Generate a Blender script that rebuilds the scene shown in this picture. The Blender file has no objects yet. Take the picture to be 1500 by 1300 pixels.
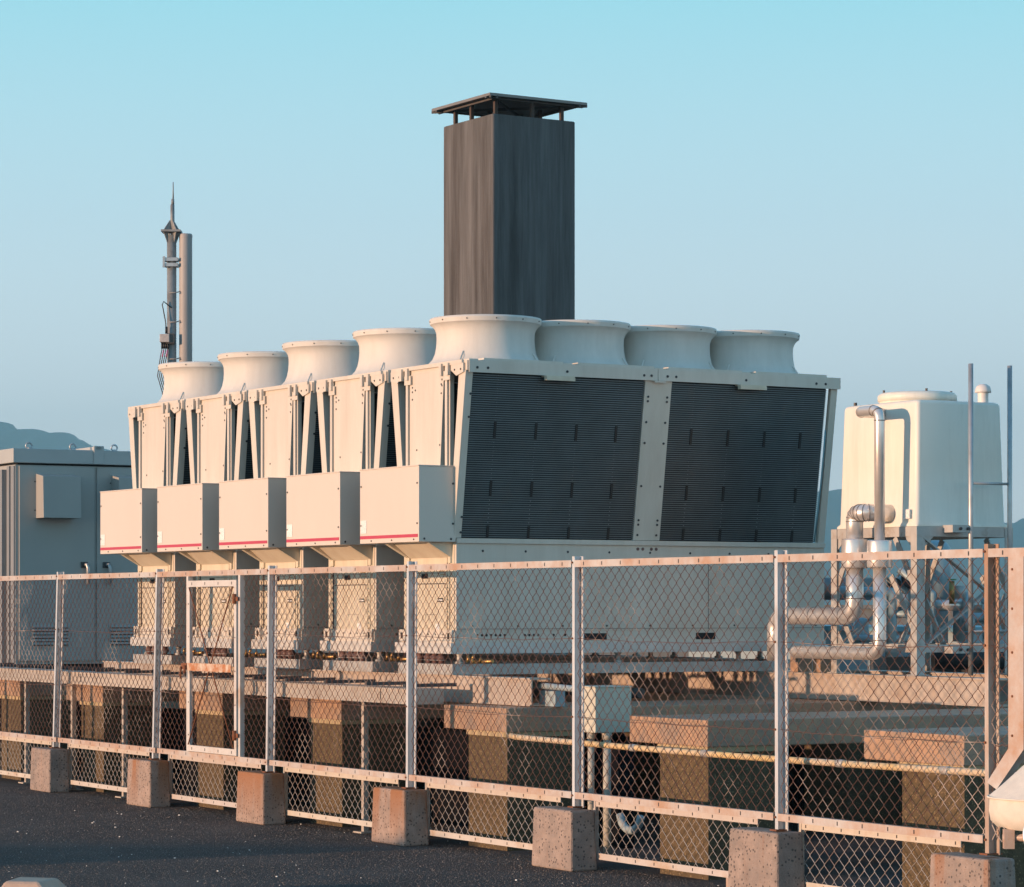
import bpy, math, random
from mathutils import Vector
R = math.radians
rnd = random.Random(7)
sc = bpy.context.scene
C = sc.collection
FOC = 4375.0; CX = 750.0; HY = 892.0; EYE = 1.5

# ------------------------------------------------------------------ frames
class Frame:
    """ground frame: local x runs right/near, local y runs right/away"""
    def __init__(s, ox, oy, ex):
        n = math.hypot(*ex); s.ox, s.oy = ox, oy
        s.ex = (ex[0]/n, ex[1]/n); s.ey = (-s.ex[1], s.ex[0])
        s.yaw = math.atan2(s.ex[1], s.ex[0])
    def w(s, x, y, z=0.0):
        return (s.ox+x*s.ex[0]+y*s.ey[0], s.oy+x*s.ex[1]+y*s.ey[1], z)
    def sx(s, px, y):                        # local x seen at picture column px on the line y
        u = (px-CX)/FOC
        return -((s.ox+y*s.ey[0])-u*(s.oy+y*s.ey[1]))/(s.ex[0]-u*s.ex[1])
    def sy(s, px, x):
        u = (px-CX)/FOC
        return -((s.ox+x*s.ex[0])-u*(s.oy+x*s.ex[1]))/(s.ey[0]-u*s.ey[1])
    def sz(s, x, y, py):
        return EYE-(py-HY)/FOC*s.w(x, y)[1]
W = Frame(0, 0, (1, 0))
F = Frame(-.641, 18.94, (.489, -.872))       # fence line
H = Frame(-.366, 19.54, (.515, -.857))       # chillers

# ------------------------------------------------------------------ materials
def nd(nt, t, **k):
    n = nt.nodes.new(t)
    for a, v in k.items(): setattr(n, a, v)
    return n
MATS = {}
def mat(name, col, rough=.5, metal=0.0, var=.08, vscale=6.0, stretch=1.0, bump=0.0, bscale=60.0,
        second=None, s_amt=.5, s_scale=3.0, s_stretch=1.0, s_soft=.12, specks=None, sp_scale=120, sp_size=.2, coat=0, spec=.5):
    m = bpy.data.materials.new(name); m.use_nodes = True
    nt = m.node_tree; L = nt.links.new
    b = nt.nodes['Principled BSDF']
    b.inputs['Roughness'].default_value = rough; b.inputs['Metallic'].default_value = metal
    b.inputs['Coat Weight'].default_value = coat; b.inputs['Specular IOR Level'].default_value = spec
    g = nd(nt, 'ShaderNodeNewGeometry')
    def mapped(sz, scale=1.0):
        mp = nd(nt, 'ShaderNodeMapping'); mp.inputs['Scale'].default_value = (scale, scale, scale*sz)
        L(g.outputs['Position'], mp.inputs['Vector']); return mp.outputs['Vector']
    n1 = nd(nt, 'ShaderNodeTexNoise'); n1.inputs['Scale'].default_value = vscale
    n1.inputs['Detail'].default_value = 6; n1.inputs['Roughness'].default_value = .65
    L(mapped(stretch), n1.inputs['Vector'])
    mr = nd(nt, 'ShaderNodeMapRange'); mr.inputs['From Min'].default_value = .3; mr.inputs['From Max'].default_value = .7
    mr.inputs['To Min'].default_value = 1-var; mr.inputs['To Max'].default_value = 1+var
    L(n1.outputs['Fac'], mr.inputs['Value'])
    mx = nd(nt, 'ShaderNodeVectorMath', operation='SCALE'); mx.inputs[0].default_value = col
    L(mr.outputs['Result'], mx.inputs['Scale'])
    out = mx.outputs['Vector']
    if second:
        n2 = nd(nt, 'ShaderNodeTexNoise'); n2.inputs['Scale'].default_value = s_scale
        n2.inputs['Detail'].default_value = 8; n2.inputs['Roughness'].default_value = .7
        L(mapped(s_stretch), n2.inputs['Vector'])
        r2 = nd(nt, 'ShaderNodeMapRange')
        r2.inputs['From Min'].default_value = .5+(.5-s_amt)*.5-s_soft; r2.inputs['From Max'].default_value = .5+(.5-s_amt)*.5+s_soft
        L(n2.outputs['Fac'], r2.inputs['Value'])
        mm = nd(nt, 'ShaderNodeMix', data_type='RGBA'); mm.inputs['B'].default_value = (*second, 1)
        L(r2.outputs['Result'], mm.inputs['Factor']); L(out, mm.inputs['A']); out = mm.outputs['Result']
    if specks:
        v = nd(nt, 'ShaderNodeTexVoronoi'); v.inputs['Scale'].default_value = sp_scale
        L(g.outputs['Position'], v.inputs['Vector'])
        r3 = nd(nt, 'ShaderNodeMapRange'); r3.inputs['From Min'].default_value = sp_size; r3.inputs['From Max'].default_value = sp_size*.6
        L(v.outputs['Distance'], r3.inputs['Value'])
        sep = nd(nt, 'ShaderNodeSeparateColor'); L(v.outputs['Color'], sep.inputs['Color'])
        gt = nd(nt, 'ShaderNodeMath', operation='GREATER_THAN'); gt.inputs[1].default_value = .55; L(sep.outputs['Red'], gt.inputs[0])
        mu = nd(nt, 'ShaderNodeMath', operation='MULTIPLY'); L(r3.outputs['Result'], mu.inputs[0]); L(gt.outputs[0], mu.inputs[1])
        mm = nd(nt, 'ShaderNodeMix', data_type='RGBA'); mm.inputs['B'].default_value = (*specks, 1)
        L(mu.outputs[0], mm.inputs['Factor']); L(out, mm.inputs['A']); out = mm.outputs['Result']
    L(out, b.inputs['Base Color'])
    if bump:
        n3 = nd(nt, 'ShaderNodeTexNoise'); n3.inputs['Scale'].default_value = bscale; n3.inputs['Detail'].default_value = 5
        L(g.outputs['Position'], n3.inputs['Vector'])
        bp = nd(nt, 'ShaderNodeBump'); bp.inputs['Strength'].default_value = bump; bp.inputs['Distance'].default_value = .01
        L(n3.outputs['Fac'], bp.inputs['Height']); L(bp.outputs['Normal'], b.inputs['Normal'])
    MATS[name] = m
    return m

CREAM = mat('cream_paint', (.66, .60, .52), .42, var=.045, vscale=3, stretch=.4, second=(.56, .49, .41), s_amt=.22, s_scale=9, s_stretch=.12, s_soft=.22)
CREAM2 = mat('cream_panel_paint', (.66, .585, .51), .38, var=.025, vscale=2, stretch=.5)
BODYP = mat('lower_body_paint', (.67, .60, .47), .45, var=.05, vscale=5, stretch=.3, second=(.55, .46, .34), s_amt=.25, s_scale=10, s_stretch=.12, s_soft=.2)
FANP = mat('fan_moulding', (.68, .65, .60), .6, var=.04, vscale=3, second=(.57, .54, .49), s_amt=.22, s_scale=8, s_stretch=.15, s_soft=.22)
RED = mat('red_stripe', (.52, .045, .09), .4)
STICK = mat('sticker_white', (.86, .85, .83), .5, second=(.45, .44, .43), s_amt=.35, s_scale=90, s_stretch=3, s_soft=.03)
SCREW = mat('dark_screw', (.05, .05, .055), .5, .4)
FIN = mat('coil_fin', (.095, .118, .130), .42, .3, var=.18, vscale=5, second=(.11, .12, .125), s_amt=.28, s_scale=7, s_stretch=.6, s_soft=.06)
BLACK = mat('black_core', (.012, .012, .013), .8)
CLIP = mat('black_clip', (.01, .01, .012), .5)
GALV = mat('galvanised_steel', (.50, .51, .52), .42, .55, var=.12, vscale=18, second=(.36, .35, .34), s_amt=.35, s_scale=9)
GALV2 = mat('weathered_galvanised', (.47, .46, .44), .55, .25, var=.12, vscale=12, stretch=.4, second=(.30, .21, .15), s_amt=.22, s_scale=8, s_soft=.1)
RAIL = mat('fence_rail_paint', (.56, .525, .50), .5, .1, var=.1, vscale=10, second=(.48, .29, .19), s_amt=.46, s_scale=3.3, s_soft=.14, bump=.1)
POSTM = mat('fence_post_steel', (.62, .64, .66), .5, .25, var=.1, vscale=14, stretch=.25, second=(.34, .27, .22), s_amt=.22, s_scale=6, s_stretch=.3)
POSTR = mat('rusty_post_paint', (.38, .22, .14), .6, .15, var=.15, vscale=14, stretch=.25, second=(.52, .46, .41), s_amt=.45, s_scale=4, s_stretch=.25)
RUST = mat('rust', (.20, .075, .035), .85, var=.35, vscale=40, bump=.4, bscale=90)
RUSTP = mat('rust_stained_plate', (.62, .52, .42), .6, var=.1, second=(.45, .17, .06), s_amt=.55, s_scale=14, s_soft=.1)
GATEP = mat('gate_paint', (.64, .61, .58), .5, .1, var=.08, vscale=10, second=(.50, .36, .26), s_amt=.2, s_scale=4, s_soft=.1)
DOT = mat('tube_plate', (.22, .25, .27), .5)
WIRE = mat('rusty_glint_wire', (.12, .06, .045), .6, .15, var=.3, vscale=30, second=(.56, .45, .38), s_amt=.30, s_scale=1.6, s_soft=.06)  # pale noise patches paint glints onto the rusty brown wire
WIREG = mat('galvanised_mesh_wire', (.58, .52, .47), .45, .4, var=.2, vscale=25, second=(.34, .17, .10), s_amt=.25, s_scale=5)
CONC = mat('concrete_slab', (.43, .27, .175), .55, var=.14, vscale=9, bump=.35, bscale=80, second=(.24, .20, .175), s_amt=.35, s_scale=4, specks=(.17, .14, .12), sp_scale=95, sp_size=.28)
BLOCK = mat('concrete_block', (.36, .28, .24), .9, var=.2, vscale=14, bump=.7, bscale=110, second=(.25, .21, .19), s_amt=.38, s_scale=5, specks=(.10, .085, .08), sp_scale=55, sp_size=.42)
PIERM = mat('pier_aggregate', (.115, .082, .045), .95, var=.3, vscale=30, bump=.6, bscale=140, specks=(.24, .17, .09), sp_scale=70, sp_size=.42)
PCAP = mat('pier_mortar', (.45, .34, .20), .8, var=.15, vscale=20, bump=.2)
SHADEBLK = mat('painted_shade_black', (.008, .009, .012), .95, var=.3, vscale=4, spec=.05)  # near black that stands in for shade under the slabs
STEELB = mat('beam_paint', (.50, .43, .37), .5, .1, var=.1, vscale=4, stretch=.6, second=(.42, .30, .22), s_amt=.3, s_scale=5, s_soft=.15)
TRAYM = mat('tray_paint', (.52, .46, .40), .5, .1, var=.1, vscale=8, second=(.36, .27, .2), s_amt=.25, s_scale=7)
STRAP = mat('dark_strap', (.06, .06, .065), .6)
YEL = mat('yellow_pipe_paint', (.66, .47, .22), .5, var=.12, vscale=9, second=(.62, .50, .36), s_amt=.5, s_scale=1.6, s_soft=.1)
BALL = mat('brown_rubber', (.16, .085, .075), .55, var=.25, vscale=30)
BRASS = mat('brass', (.45, .27, .10), .4, .8, var=.2)
CHIM = mat('weathered_chimney', (.070, .064, .062), .9, var=.42, vscale=6.5, stretch=.09, bump=.35, bscale=30, second=(.20, .205, .21), s_amt=.32, s_scale=4, s_stretch=.055, s_soft=.2)
DSTEEL = mat('dark_sheet_steel', (.10, .09, .085), .6, .2, var=.15)
DRUST = mat('brown_support', (.07, .045, .035), .7, var=.2)
CAB = mat('cabinet_paint', (.36, .355, .335), .5, var=.05, vscale=3, stretch=.4)
CABTOP = mat('cabinet_roof_paint', (.42, .43, .42), .5, var=.05, vscale=3)
TANK = mat('tank_frp', (.82, .79, .70), .45, var=.04, vscale=2, second=(.64, .61, .52), s_amt=.16, s_scale=7, s_stretch=.12, s_soft=.2)
LAG = mat('pipe_lagging', (.76, .72, .69), .34, .6, var=.1, vscale=10)
LAGJ = mat('lagging_joint', (.25, .23, .22), .5, .5)
CANV = mat('canvas', (.72, .66, .57), .85, var=.08, vscale=14, bump=.3, bscale=25)
TEAL = mat('blue_sheet', (.20, .42, .50), .5, var=.06)
BLUEC = mat('blue_grey_casing', (.34, .42, .45), .5, var=.06)
JBOX = mat('junction_box_paint', (.58, .56, .47), .5, var=.04)
CAB_BLK = mat('cable_black', (.02, .02, .022), .5)
CAB_PNK = mat('cable_pink', (.45, .12, .25), .5)
CYL = mat('antenna_radome', (.38, .36, .35), .55, var=.06, vscale=6, stretch=.3)
MASTM = mat('mast_steel', (.30, .31, .31), .6, .2, var=.15, vscale=8, stretch=.3, second=(.2, .19, .18), s_amt=.4, s_scale=6)
STONE = mat('white_chips', (.78, .78, .76), .7, var=.3, vscale=60)
WALLP = mat('parapet_concrete', (.20, .20, .19), .9, var=.15, vscale=3)

# rust run-down below the tops of the concrete blocks
def rust_runs(m, zt, amt):
    nt = m.node_tree; L = nt.links.new; b = nt.nodes['Principled BSDF']
    src = b.inputs['Base Color'].links[0].from_socket
    g = nd(nt, 'ShaderNodeNewGeometry'); sp = nd(nt, 'ShaderNodeSeparateXYZ'); L(g.outputs['Position'], sp.inputs[0])
    n = nd(nt, 'ShaderNodeTexNoise'); n.inputs['Scale'].default_value = 7; n.inputs['Detail'].default_value = 4
    mp = nd(nt, 'ShaderNodeMapping'); mp.inputs['Scale'].default_value = (1, 1, .12); L(g.outputs['Position'], mp.inputs['Vector']); L(mp.outputs[0], n.inputs['Vector'])
    r = nd(nt, 'ShaderNodeMapRange'); r.inputs['From Min'].default_value = .62-amt*.25; r.inputs['From Max'].default_value = .74-amt*.25; L(n.outputs['Fac'], r.inputs['Value'])
    z = nd(nt, 'ShaderNodeMapRange'); z.inputs['From Min'].default_value = zt-.36; z.inputs['From Max'].default_value = zt; L(sp.outputs['Z'], z.inputs['Value'])
    mu = nd(nt, 'ShaderNodeMath', operation='MULTIPLY'); L(r.outputs[0], mu.inputs[0]); L(z.outputs[0], mu.inputs[1])
    mm = nd(nt, 'ShaderNodeMix', data_type='RGBA'); mm.inputs['B'].default_value = (.33, .15, .07, 1)
    L(mu.outputs[0], mm.inputs['Factor']); L(src, mm.inputs['A']); L(mm.outputs['Result'], b.inputs['Base Color'])
BLOCKR = mat('rust_stained_block', (.37, .28, .235), .9, var=.2, vscale=14, bump=.7, bscale=110, second=(.27, .21, .18), s_amt=.38, s_scale=5, specks=(.10, .08, .07), sp_scale=55, sp_size=.42)
rust_runs(BLOCKR, .36, .75); rust_runs(BLOCK, .36, .25)

# ------------------------------------------------------------------ mesh builder
class MB:
    def __init__(s): s.v = []; s.f = []; s.m = []; s.sm = []
    def add(s, vs, fs, mi=0, smooth=False):
        o = len(s.v); s.v += [tuple(p) for p in vs]
        for f in fs: s.f.append([o+i for i in f]); s.m.append(mi); s.sm.append(smooth)
        return s
    def box(s, x0, x1, y0, y1, z0, z1, mi=0):
        if x0 > x1: x0, x1 = x1, x0
        if y0 > y1: y0, y1 = y1, y0
        if z0 > z1: z0, z1 = z1, z0
        return s.hexa([(x0, y0, z0), (x1, y0, z0), (x1, y1, z0), (x0, y1, z0), (x0, y0, z1), (x1, y0, z1), (x1, y1, z1), (x0, y1, z1)], mi)
    def hexa(s, p, mi=0):
        return s.add(p, [(3, 2, 1, 0), (4, 5, 6, 7), (0, 1, 5, 4), (1, 2, 6, 5), (2, 3, 7, 6), (3, 0, 4, 7)], mi)
    def prism(s, poly, axis, a, b, mi=0):
        """poly: 2-D points; axis 'y' -> poly in xz, 'x' -> poly in yz, 'z' -> poly in xy"""
        def P(q, t):
            return {'y': (q[0], t, q[1]), 'x': (t, q[0], q[1]), 'z': (q[0], q[1], t)}[axis]
        n = len(poly); vs = [P(q, a) for q in poly]+[P(q, b) for q in poly]
        fs = [list(range(n))[::-1], list(range(n, 2*n))]+[(i, (i+1) % n, n+(i+1) % n, n+i) for i in range(n)]
        return s.add(vs, fs, mi)
    def tube(s, pts, r, n=12, mi=0, smooth=True, caps=True):
        pts = [Vector(p) for p in pts]; rs = r if isinstance(r, (list, tuple)) else [r]*len(pts)
        vs = []; t0 = (pts[1]-pts[0]).normalized()
        up = Vector((0, 0, 1)) if abs(t0.z) < .9 else Vector((1, 0, 0))
        u = t0.cross(up).normalized()
        for i, p in enumerate(pts):
            a = (pts[i]-pts[i-1]) if i else (pts[1]-pts[0]); b = (pts[i+1]-pts[i]) if i < len(pts)-1 else a
            t = (a.normalized()+b.normalized())
            t = t.normalized() if t.length > 1e-6 else a.normalized()
            u = (u-t*u.dot(t)).normalized(); w = t.cross(u)
            for k in range(n):
                th = 2*math.pi*k/n; vs.append(p+(u*math.cos(th)+w*math.sin(th))*rs[i])
        fs = []
        for i in range(len(pts)-1):
            for k in range(n): fs.append((i*n+k, i*n+(k+1) % n, (i+1)*n+(k+1) % n, (i+1)*n+k))
        s.add(vs, fs, mi, smooth)
        if caps:
            o = len(s.v)-len(vs)
            s.f.append([o+k for k in range(n)][::-1]); s.m.append(mi); s.sm.append(False)
            s.f.append([o+(len(pts)-1)*n+k for k in range(n)]); s.m.append(mi); s.sm.append(False)
        return s
    def lathe(s, c, prof, n=48, mi=0, smooth=True, a0=0):
        """prof: (r,z) list"""
        vs = []
        for r, z in prof:
            for k in range(n):
                th = a0+2*math.pi*k/n; vs.append((c[0]+r*math.cos(th), c[1]+r*math.sin(th), c[2]+z))
        fs = []
        for i in range(len(prof)-1):
            for k in range(n): fs.append((i*n+k, i*n+(k+1) % n, (i+1)*n+(k+1) % n, (i+1)*n+k))
        return s.add(vs, fs, mi, smooth)
    def disc(s, c, axis, r, h, mi=0, n=8):
        """short cylinder centred at c, pointing along +-axis by h"""
        ax = Vector({'x': (1, 0, 0), 'y': (0, 1, 0), 'z': (0, 0, 1)}[axis])
        return s.tube([Vector(c), Vector(c)+ax*h], r, n, mi, smooth=False)
    def bar(s, a, b, w, h, mi=0):
        """rectangular bar from a to b; w measured sideways, h in the third direction"""
        a = Vector(a); b = Vector(b); t = (b-a).normalized()
        up = Vector((0, 1, 0)) if abs(t.y) < .9 else Vector((0, 0, 1))
        u = t.cross(up).normalized()*(w/2); v = t.cross(u).normalized()*(h/2)
        q = [a-u-v, a+u-v, a+u+v, a-u+v, b-u-v, b+u-v, b+u+v, b-u+v]
        return s.hexa(q, mi)
    def build(s, name, mats, parent=None, bevel=0, off=None):
        if parent is not None: off = REF[parent.name]
        me = bpy.data.meshes.new(name)
        me.from_pydata([(x-off[0], y-off[1], z-off[2]) for x, y, z in s.v], [], s.f)
        if not isinstance(mats, (list, tuple)): mats = [mats]
        for m in mats: me.materials.append(m)
        me.polygons.foreach_set('material_index', s.m); me.polygons.foreach_set('use_smooth', s.sm)
        me.validate(); me.update()
        import bmesh
        bm = bmesh.new(); bm.from_mesh(me); bmesh.ops.recalc_face_normals(bm, faces=bm.faces); bm.to_mesh(me); bm.free()
        o = bpy.data.objects.new(name, me); C.objects.link(o)
        if parent is not None: o.parent = parent; REF[o.name] = off
        if bevel:
            md = o.modifiers.new('bevel', 'BEVEL'); md.width = bevel; md.segments = 2; md.limit_method = 'ANGLE'; md.angle_limit = R(40)
        return o
REF = {}
def tag(o, label, cat, group=None, kind=None):
    if label: o['label'] = label
    if cat: o['category'] = cat
    if group: o['group'] = group
    if kind: o['kind'] = kind
    return o
def thing(name, label, cat, fr, loc, group=None):
    o = bpy.data.objects.new(name, None); C.objects.link(o); o.empty_display_size = .1
    o.location = fr.w(*loc); o.rotation_euler = (0, 0, fr.yaw); REF[o.name] = tuple(loc)
    return tag(o, label, cat, group)
def solo(name, mb, mats, fr, label, cat, group=None, kind=None, bevel=0):
    xs = [v[0] for v in mb.v]; ys = [v[1] for v in mb.v]; z = min(v[2] for v in mb.v)
    off = ((min(xs)+max(xs))/2, (min(ys)+max(ys))/2, z)
    o = mb.build(name, mats, None, bevel, off)
    o.location = fr.w(*off); o.rotation_euler = (0, 0, fr.yaw)
    return tag(o, label, cat, group, kind)
def copy_thing(root, loc, label):
    r = root.copy(); C.objects.link(r); r.location = loc; r['label'] = label
    for ch in list(root.children):
        c = ch.copy(); C.objects.link(c); c.parent = r
        for g in list(ch.children):
            d = g.copy(); C.objects.link(d); d.parent = c
    return r

# ------------------------------------------------------------------ ground
def ground():
    m = mat('roof_asphalt', (.13, .108, .098), .95, var=.35, vscale=1.2, bump=1.0, bscale=120, second=(.095, .080, .074), s_amt=.45, s_scale=.9, s_soft=.2,
            specks=(.24, .22, .20), sp_scale=70, sp_size=.32, spec=.15)
    for n_ in m.node_tree.nodes:
        if n_.type == 'BUMP': n_.inputs['Distance'].default_value = .02
    mb = MB(); mb.add([(-4500, -200, 0), (4500, -200, 0), (4500, 6500, 0), (-4500, 6500, 0)], [(0, 1, 2, 3)])
    solo('ground', mb, m, W, None, None, kind='structure')
    mb = MB()
    for i in range(170):
        y = rnd.uniform(15.6, 22.5); x = rnd.uniform(-.175*y, .02*y if rnd.random() < .7 else .175*y)
        s = rnd.uniform(.0018, .0042) * (1.8 if rnd.random() < .15 else 1)
        p = [(x+s*math.cos(a+rnd.random()*.6), y+s*math.sin(a), .0005) for a in (0, 1.6, 3.1, 4.7)]
        q = [(a, b, s*.9) for a, b, _ in p]
        mb.hexa(p+q)
    solo('loose_chips', mb, STONE, W, 'scattered pale stone chips on the dark roof', 'gravel', kind='stuff')
    gm = mat('asphalt_grit', (.115, .098, .090), .9, var=.75, vscale=160, specks=(.34, .31, .28), sp_scale=160, sp_size=.5)
    vs = []; fs = []; g = random.Random(11)
    while len(vs) < 46000*4:
        y = 15.6+9.5*g.random()**1.0; x = g.uniform(-.185*y, .12*y)
        loc = (x+.641)*.872+(y-18.94)*.489
        if loc > .25: continue
        if loc < -.6 and g.random() < .12: continue
        s_ = g.uniform(.0016, .0042)*(1.5 if g.random() < .05 else 1); a = g.uniform(0, 6.28); k = len(vs); h = s_*g.uniform(.6, 1.3)
        for q in range(3): vs.append((x+s_*math.cos(a+q*2.094), y+s_*math.sin(a+q*2.094), -.0005))
        vs.append((x+s_*.3*math.cos(a*3), y+s_*.3*math.sin(a*3), h))
        fs += [(k, k+1, k+3), (k+1, k+2, k+3), (k+2, k, k+3)]
    mb = MB(); mb.add(vs, fs)
    solo('grit', mb, gm, W, 'fine dark grit covering the asphalt roof in front of the fence', 'grit', kind='stuff')
ground()

# ------------------------------------------------------------------ hills
def hills():
    m = mat('hill_forest', (.055, .085, .05), .95, var=.35, vscale=.02, second=(.035, .055, .035), s_amt=.5, s_scale=.01)
    D = 3200.0
    prof = [(-230, 880), (-160, 760), (-110, 640), (-60, 603), (0, 615), (25, 626), (55, 631), (95, 634), (120, 643), (150, 656), (230, 690), (420, 735), (800, 745),
            (1050, 735), (1150, 722), (1215, 718), (1260, 726), (1330, 745), (1420, 768), (1470, 768), (1490, 759), (1540, 748), (1700, 745), (1850, 800), (1950, 880)]
    def h(px):
        for (a, ya), (b, yb) in zip(prof, prof[1:]):
            if a <= px <= b: y = ya+(yb-ya)*(px-a)/(b-a); return (HY-y)/FOC*D+EYE
        return 0
    cols = 340; rows = 22; vs = []; fs = []
    hr = random.Random(3)
    jit = [hr.uniform(-1, 1) for _ in range(cols+1)]
    for i in range(cols+1):
        px = -240+2200*i/cols; X = (px-CX)/FOC*D
        for j in range(rows+1):
            t = j/rows; d = D-900*(1-t)
            z = h(px)*(math.sin(t*math.pi/2)**1.3)*(1+.06*math.sin(px*.021+t*9)*(1-t))+(jit[i]*1.6+2.2*math.sin(px*.13))*t
            vs.append((X*(d/D) if False else X, d, max(z, 0)-2))
    for i in range(cols):
        for j in range(rows):
            a = i*(rows+1)+j; fs.append((a, a+rows+1, a+rows+2, a+1))
    # rear slope back to the ground
    o = len(vs)
    for i in range(cols+1):
        x, y, z = vs[i*(rows+1)+rows]; vs.append((x, y+700, -2))
    for i in range(cols):
        a = i*(rows+1)+rows; fs.append((a, a+rows+1, o+i+1, o+i))
    mb = MB(); mb.add(vs, fs, 0, True)
    solo('hills', mb, m, W, None, None, kind='structure')
hills()

# ------------------------------------------------------------------ fence
POSTPX = [88, 233.5, 398, 602, 845, 1142, 1450]
PXS = [F.sx(p, 0) for p in POSTPX]
PXB = [F.sx(p, 0) for p in (81.5, 227.5, 394.5, 600.5, 845, 1143, 1451.5)]
PXL = PXS[0]-2.07                      # next post beyond the left border
PXR = F.sx(1487, 0)                    # end post
fence = thing('chain_link_fence', 'long chain link fence on concrete blocks in front of the machines', 'fence', F, ((PXL+PXR)/2, 0, .36))
def hpost(x, m, lean=0, z0=.36, z1=1.80):
    mb = MB()
    mb.box(x-.012, x+.016, -.024, -.018, z0, z1)          # front flange
    mb.box(x-.004, x+.004, -.018, .020, z0, z1)           # web
    mb.box(x-.016, x+.038, .020, .026, z0, z1)            # rear flange
    for z in (.88, 1.33, 1.765, .43): mb.disc((x-.005, -.024, z), 'y', .006, -.008, 1)
    mb.box(x-.03, x+.03, -.045, .045, z0, z0+.008, 1)
    mb.v = [(a+lean*(z1-c)/(z1-z0), b, c) for a, b, c in mb.v]
    return mb.build('post', [m, RUST], fence)
for i, x in enumerate([PXL]+PXS): hpost(x, POSTR if i == 7 else POSTM, (PXB[i-1]-x) if i else -.1)
def rail(name, x0, x1, z0, z1, y=-.028, m=RAIL, slots=True, th=.004):
    mb = MB(); mb.box(x0, x1, y, y+th, z0, z1); mb.box(x0, x1, y+th, y+.03, z1-th, z1)
    if slots:
        n = max(1, int((x1-x0)/.2)); zc = (z0+z1)/2
        for k in range(n):
            xx = x0+(k+.5)*(x1-x0)/n; mb.box(xx-.004, xx+.004, y-.001, y, zc-.010, zc+.010, 1)
    return mb.build(name, [m, SCREW], fence)
allx = [PXL]+PXS+[PXR+.5]; ally = [PXL-.1]+PXB+[PXR+.5]
for a, b in zip(allx, allx[1:]):
    rail('rail', a+.022, b-.018, 1.738, 1.778)
    if b <= PXS[-1]+.01: rail('rail', a+.022, b-.018, .412, .450)
def zigzag(mb, x0, x1, z0, z1, pitch=.0425, r=.0024, y0=-.003, skip=None):
    n = int(round((x1-x0)/pitch)); p = (x1-x0)/n; hz = .0392
    nz = int(math.ceil((z1-z0)/hz))
    for k in range(n+1):
        cx = x0+k*p; pts = []
        ph = rnd.uniform(-.0015, .0015)
        for j in range(nz+1):
            sgn = 1 if (j+k) % 2 else -1
            x = cx+sgn*p/2; z = min(z0+j*hz, z1)
            x = min(max(x, x0), x1)
            pts.append((x+ph+rnd.uniform(-.0012, .0012), y0+(.0025 if sgn > 0 else -.0025), z+rnd.uniform(-.0012, .0012)))
        vs = []; fs = []
        for (x, y, z) in pts: vs += [(x-r*1.3, y, z), (x, y-r, z), (x+r*1.3, y, z), (x, y+r, z)]
        for j in range(len(pts)-1):
            for q in range(4): fs.append((j*4+q, j*4+(q+1) % 4, j*4+4+(q+1) % 4, j*4+4+q))
        mb.add(vs, fs, 0, False)
# gate lies between the second and third post
GX0 = F.sx(283, 0); GX1 = F.sx(354.5, 0)
spans = []
for i, (a, b) in enumerate(zip(allx, allx[1:])):
    if i == 2: spans += [(a+.02, GX0-.02), (GX1+.02, b-.02)]
    elif i == 7: spans.append((a+.02, PXR-.02))
    else: spans.append((a+.02, b-.02))
for a, b in spans:
    mb = MB(); zigzag(mb, a, b, .425, 1.745); mb.build('mesh_panel', WIRE, fence)
    for z, sag in ((1.33, .02), (.88, .02)):
        mb = MB(); n = 10; mb.tube([(a+(b-a)*k/n, -.006, z-sag*math.sin(math.pi*k/n)*rnd.uniform(.3, 1.0)) for k in range(n+1)], .002, 6)
        mb.build('tension_wire', WIRE, fence)
# lower infill frames between the blocks
for i, (a, b) in enumerate(zip(ally[:7], ally[1:8])):
    x0 = a+.035; x1 = b-.345; yo = .125
    mb = MB()
    zt = .402; zb = .10
    mb.box(x0, x1, yo-.032, yo-.028, zt-.036, zt); mb.box(x0, x1, yo-.032, yo-.028, zb-.036, zb)
    mb.box(x0, x1, yo-.028, yo-.006, zt-.004, zt); mb.box(x0, x1, yo-.028, yo-.006, zb-.036, zb-.032)
    mb.box(x0-.004, x0, yo-.034, yo+.0, zb-.036, zt)
    mb.box(x0-.004, x0+.022, yo-.036, yo-.032, zb-.036, zt, 0)
    n = 9
    for k in range(n):
        xx = x0+.06+(x1-x0-.1)*k/(n-1)
        for zc in (zt-.018, zb-.018): mb.box(xx-.0035, xx+.0035, yo-.0335, yo-.032, zc-.008, zc+.008, 1)
    fr = mb.build('lower_frame', [mat('lower_frame_paint_%d' % i, (.60-.02*(i % 3), .55-.02*(i % 3), .48), .5, .05, var=.08, vscale=10, second=(.50, .34, .22), s_amt=.25, s_scale=4, s_soft=.1), SCREW], fence)
    mb = MB(); zigzag(mb, x0+.012, x1, zb-.02, zt-.02, r=.0020, y0=yo-.018); mb.build('lower_mesh', WIREG, fr)
    mb = MB(); mb.box(x1-.295, x1-.215, yo-.036, yo-.032, 0, zb-.036); mb.box(x1-.219, x1-.215, yo-.032, yo+.005, 0, zb-.036); mb.build('foot', RAIL, fr)
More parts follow.
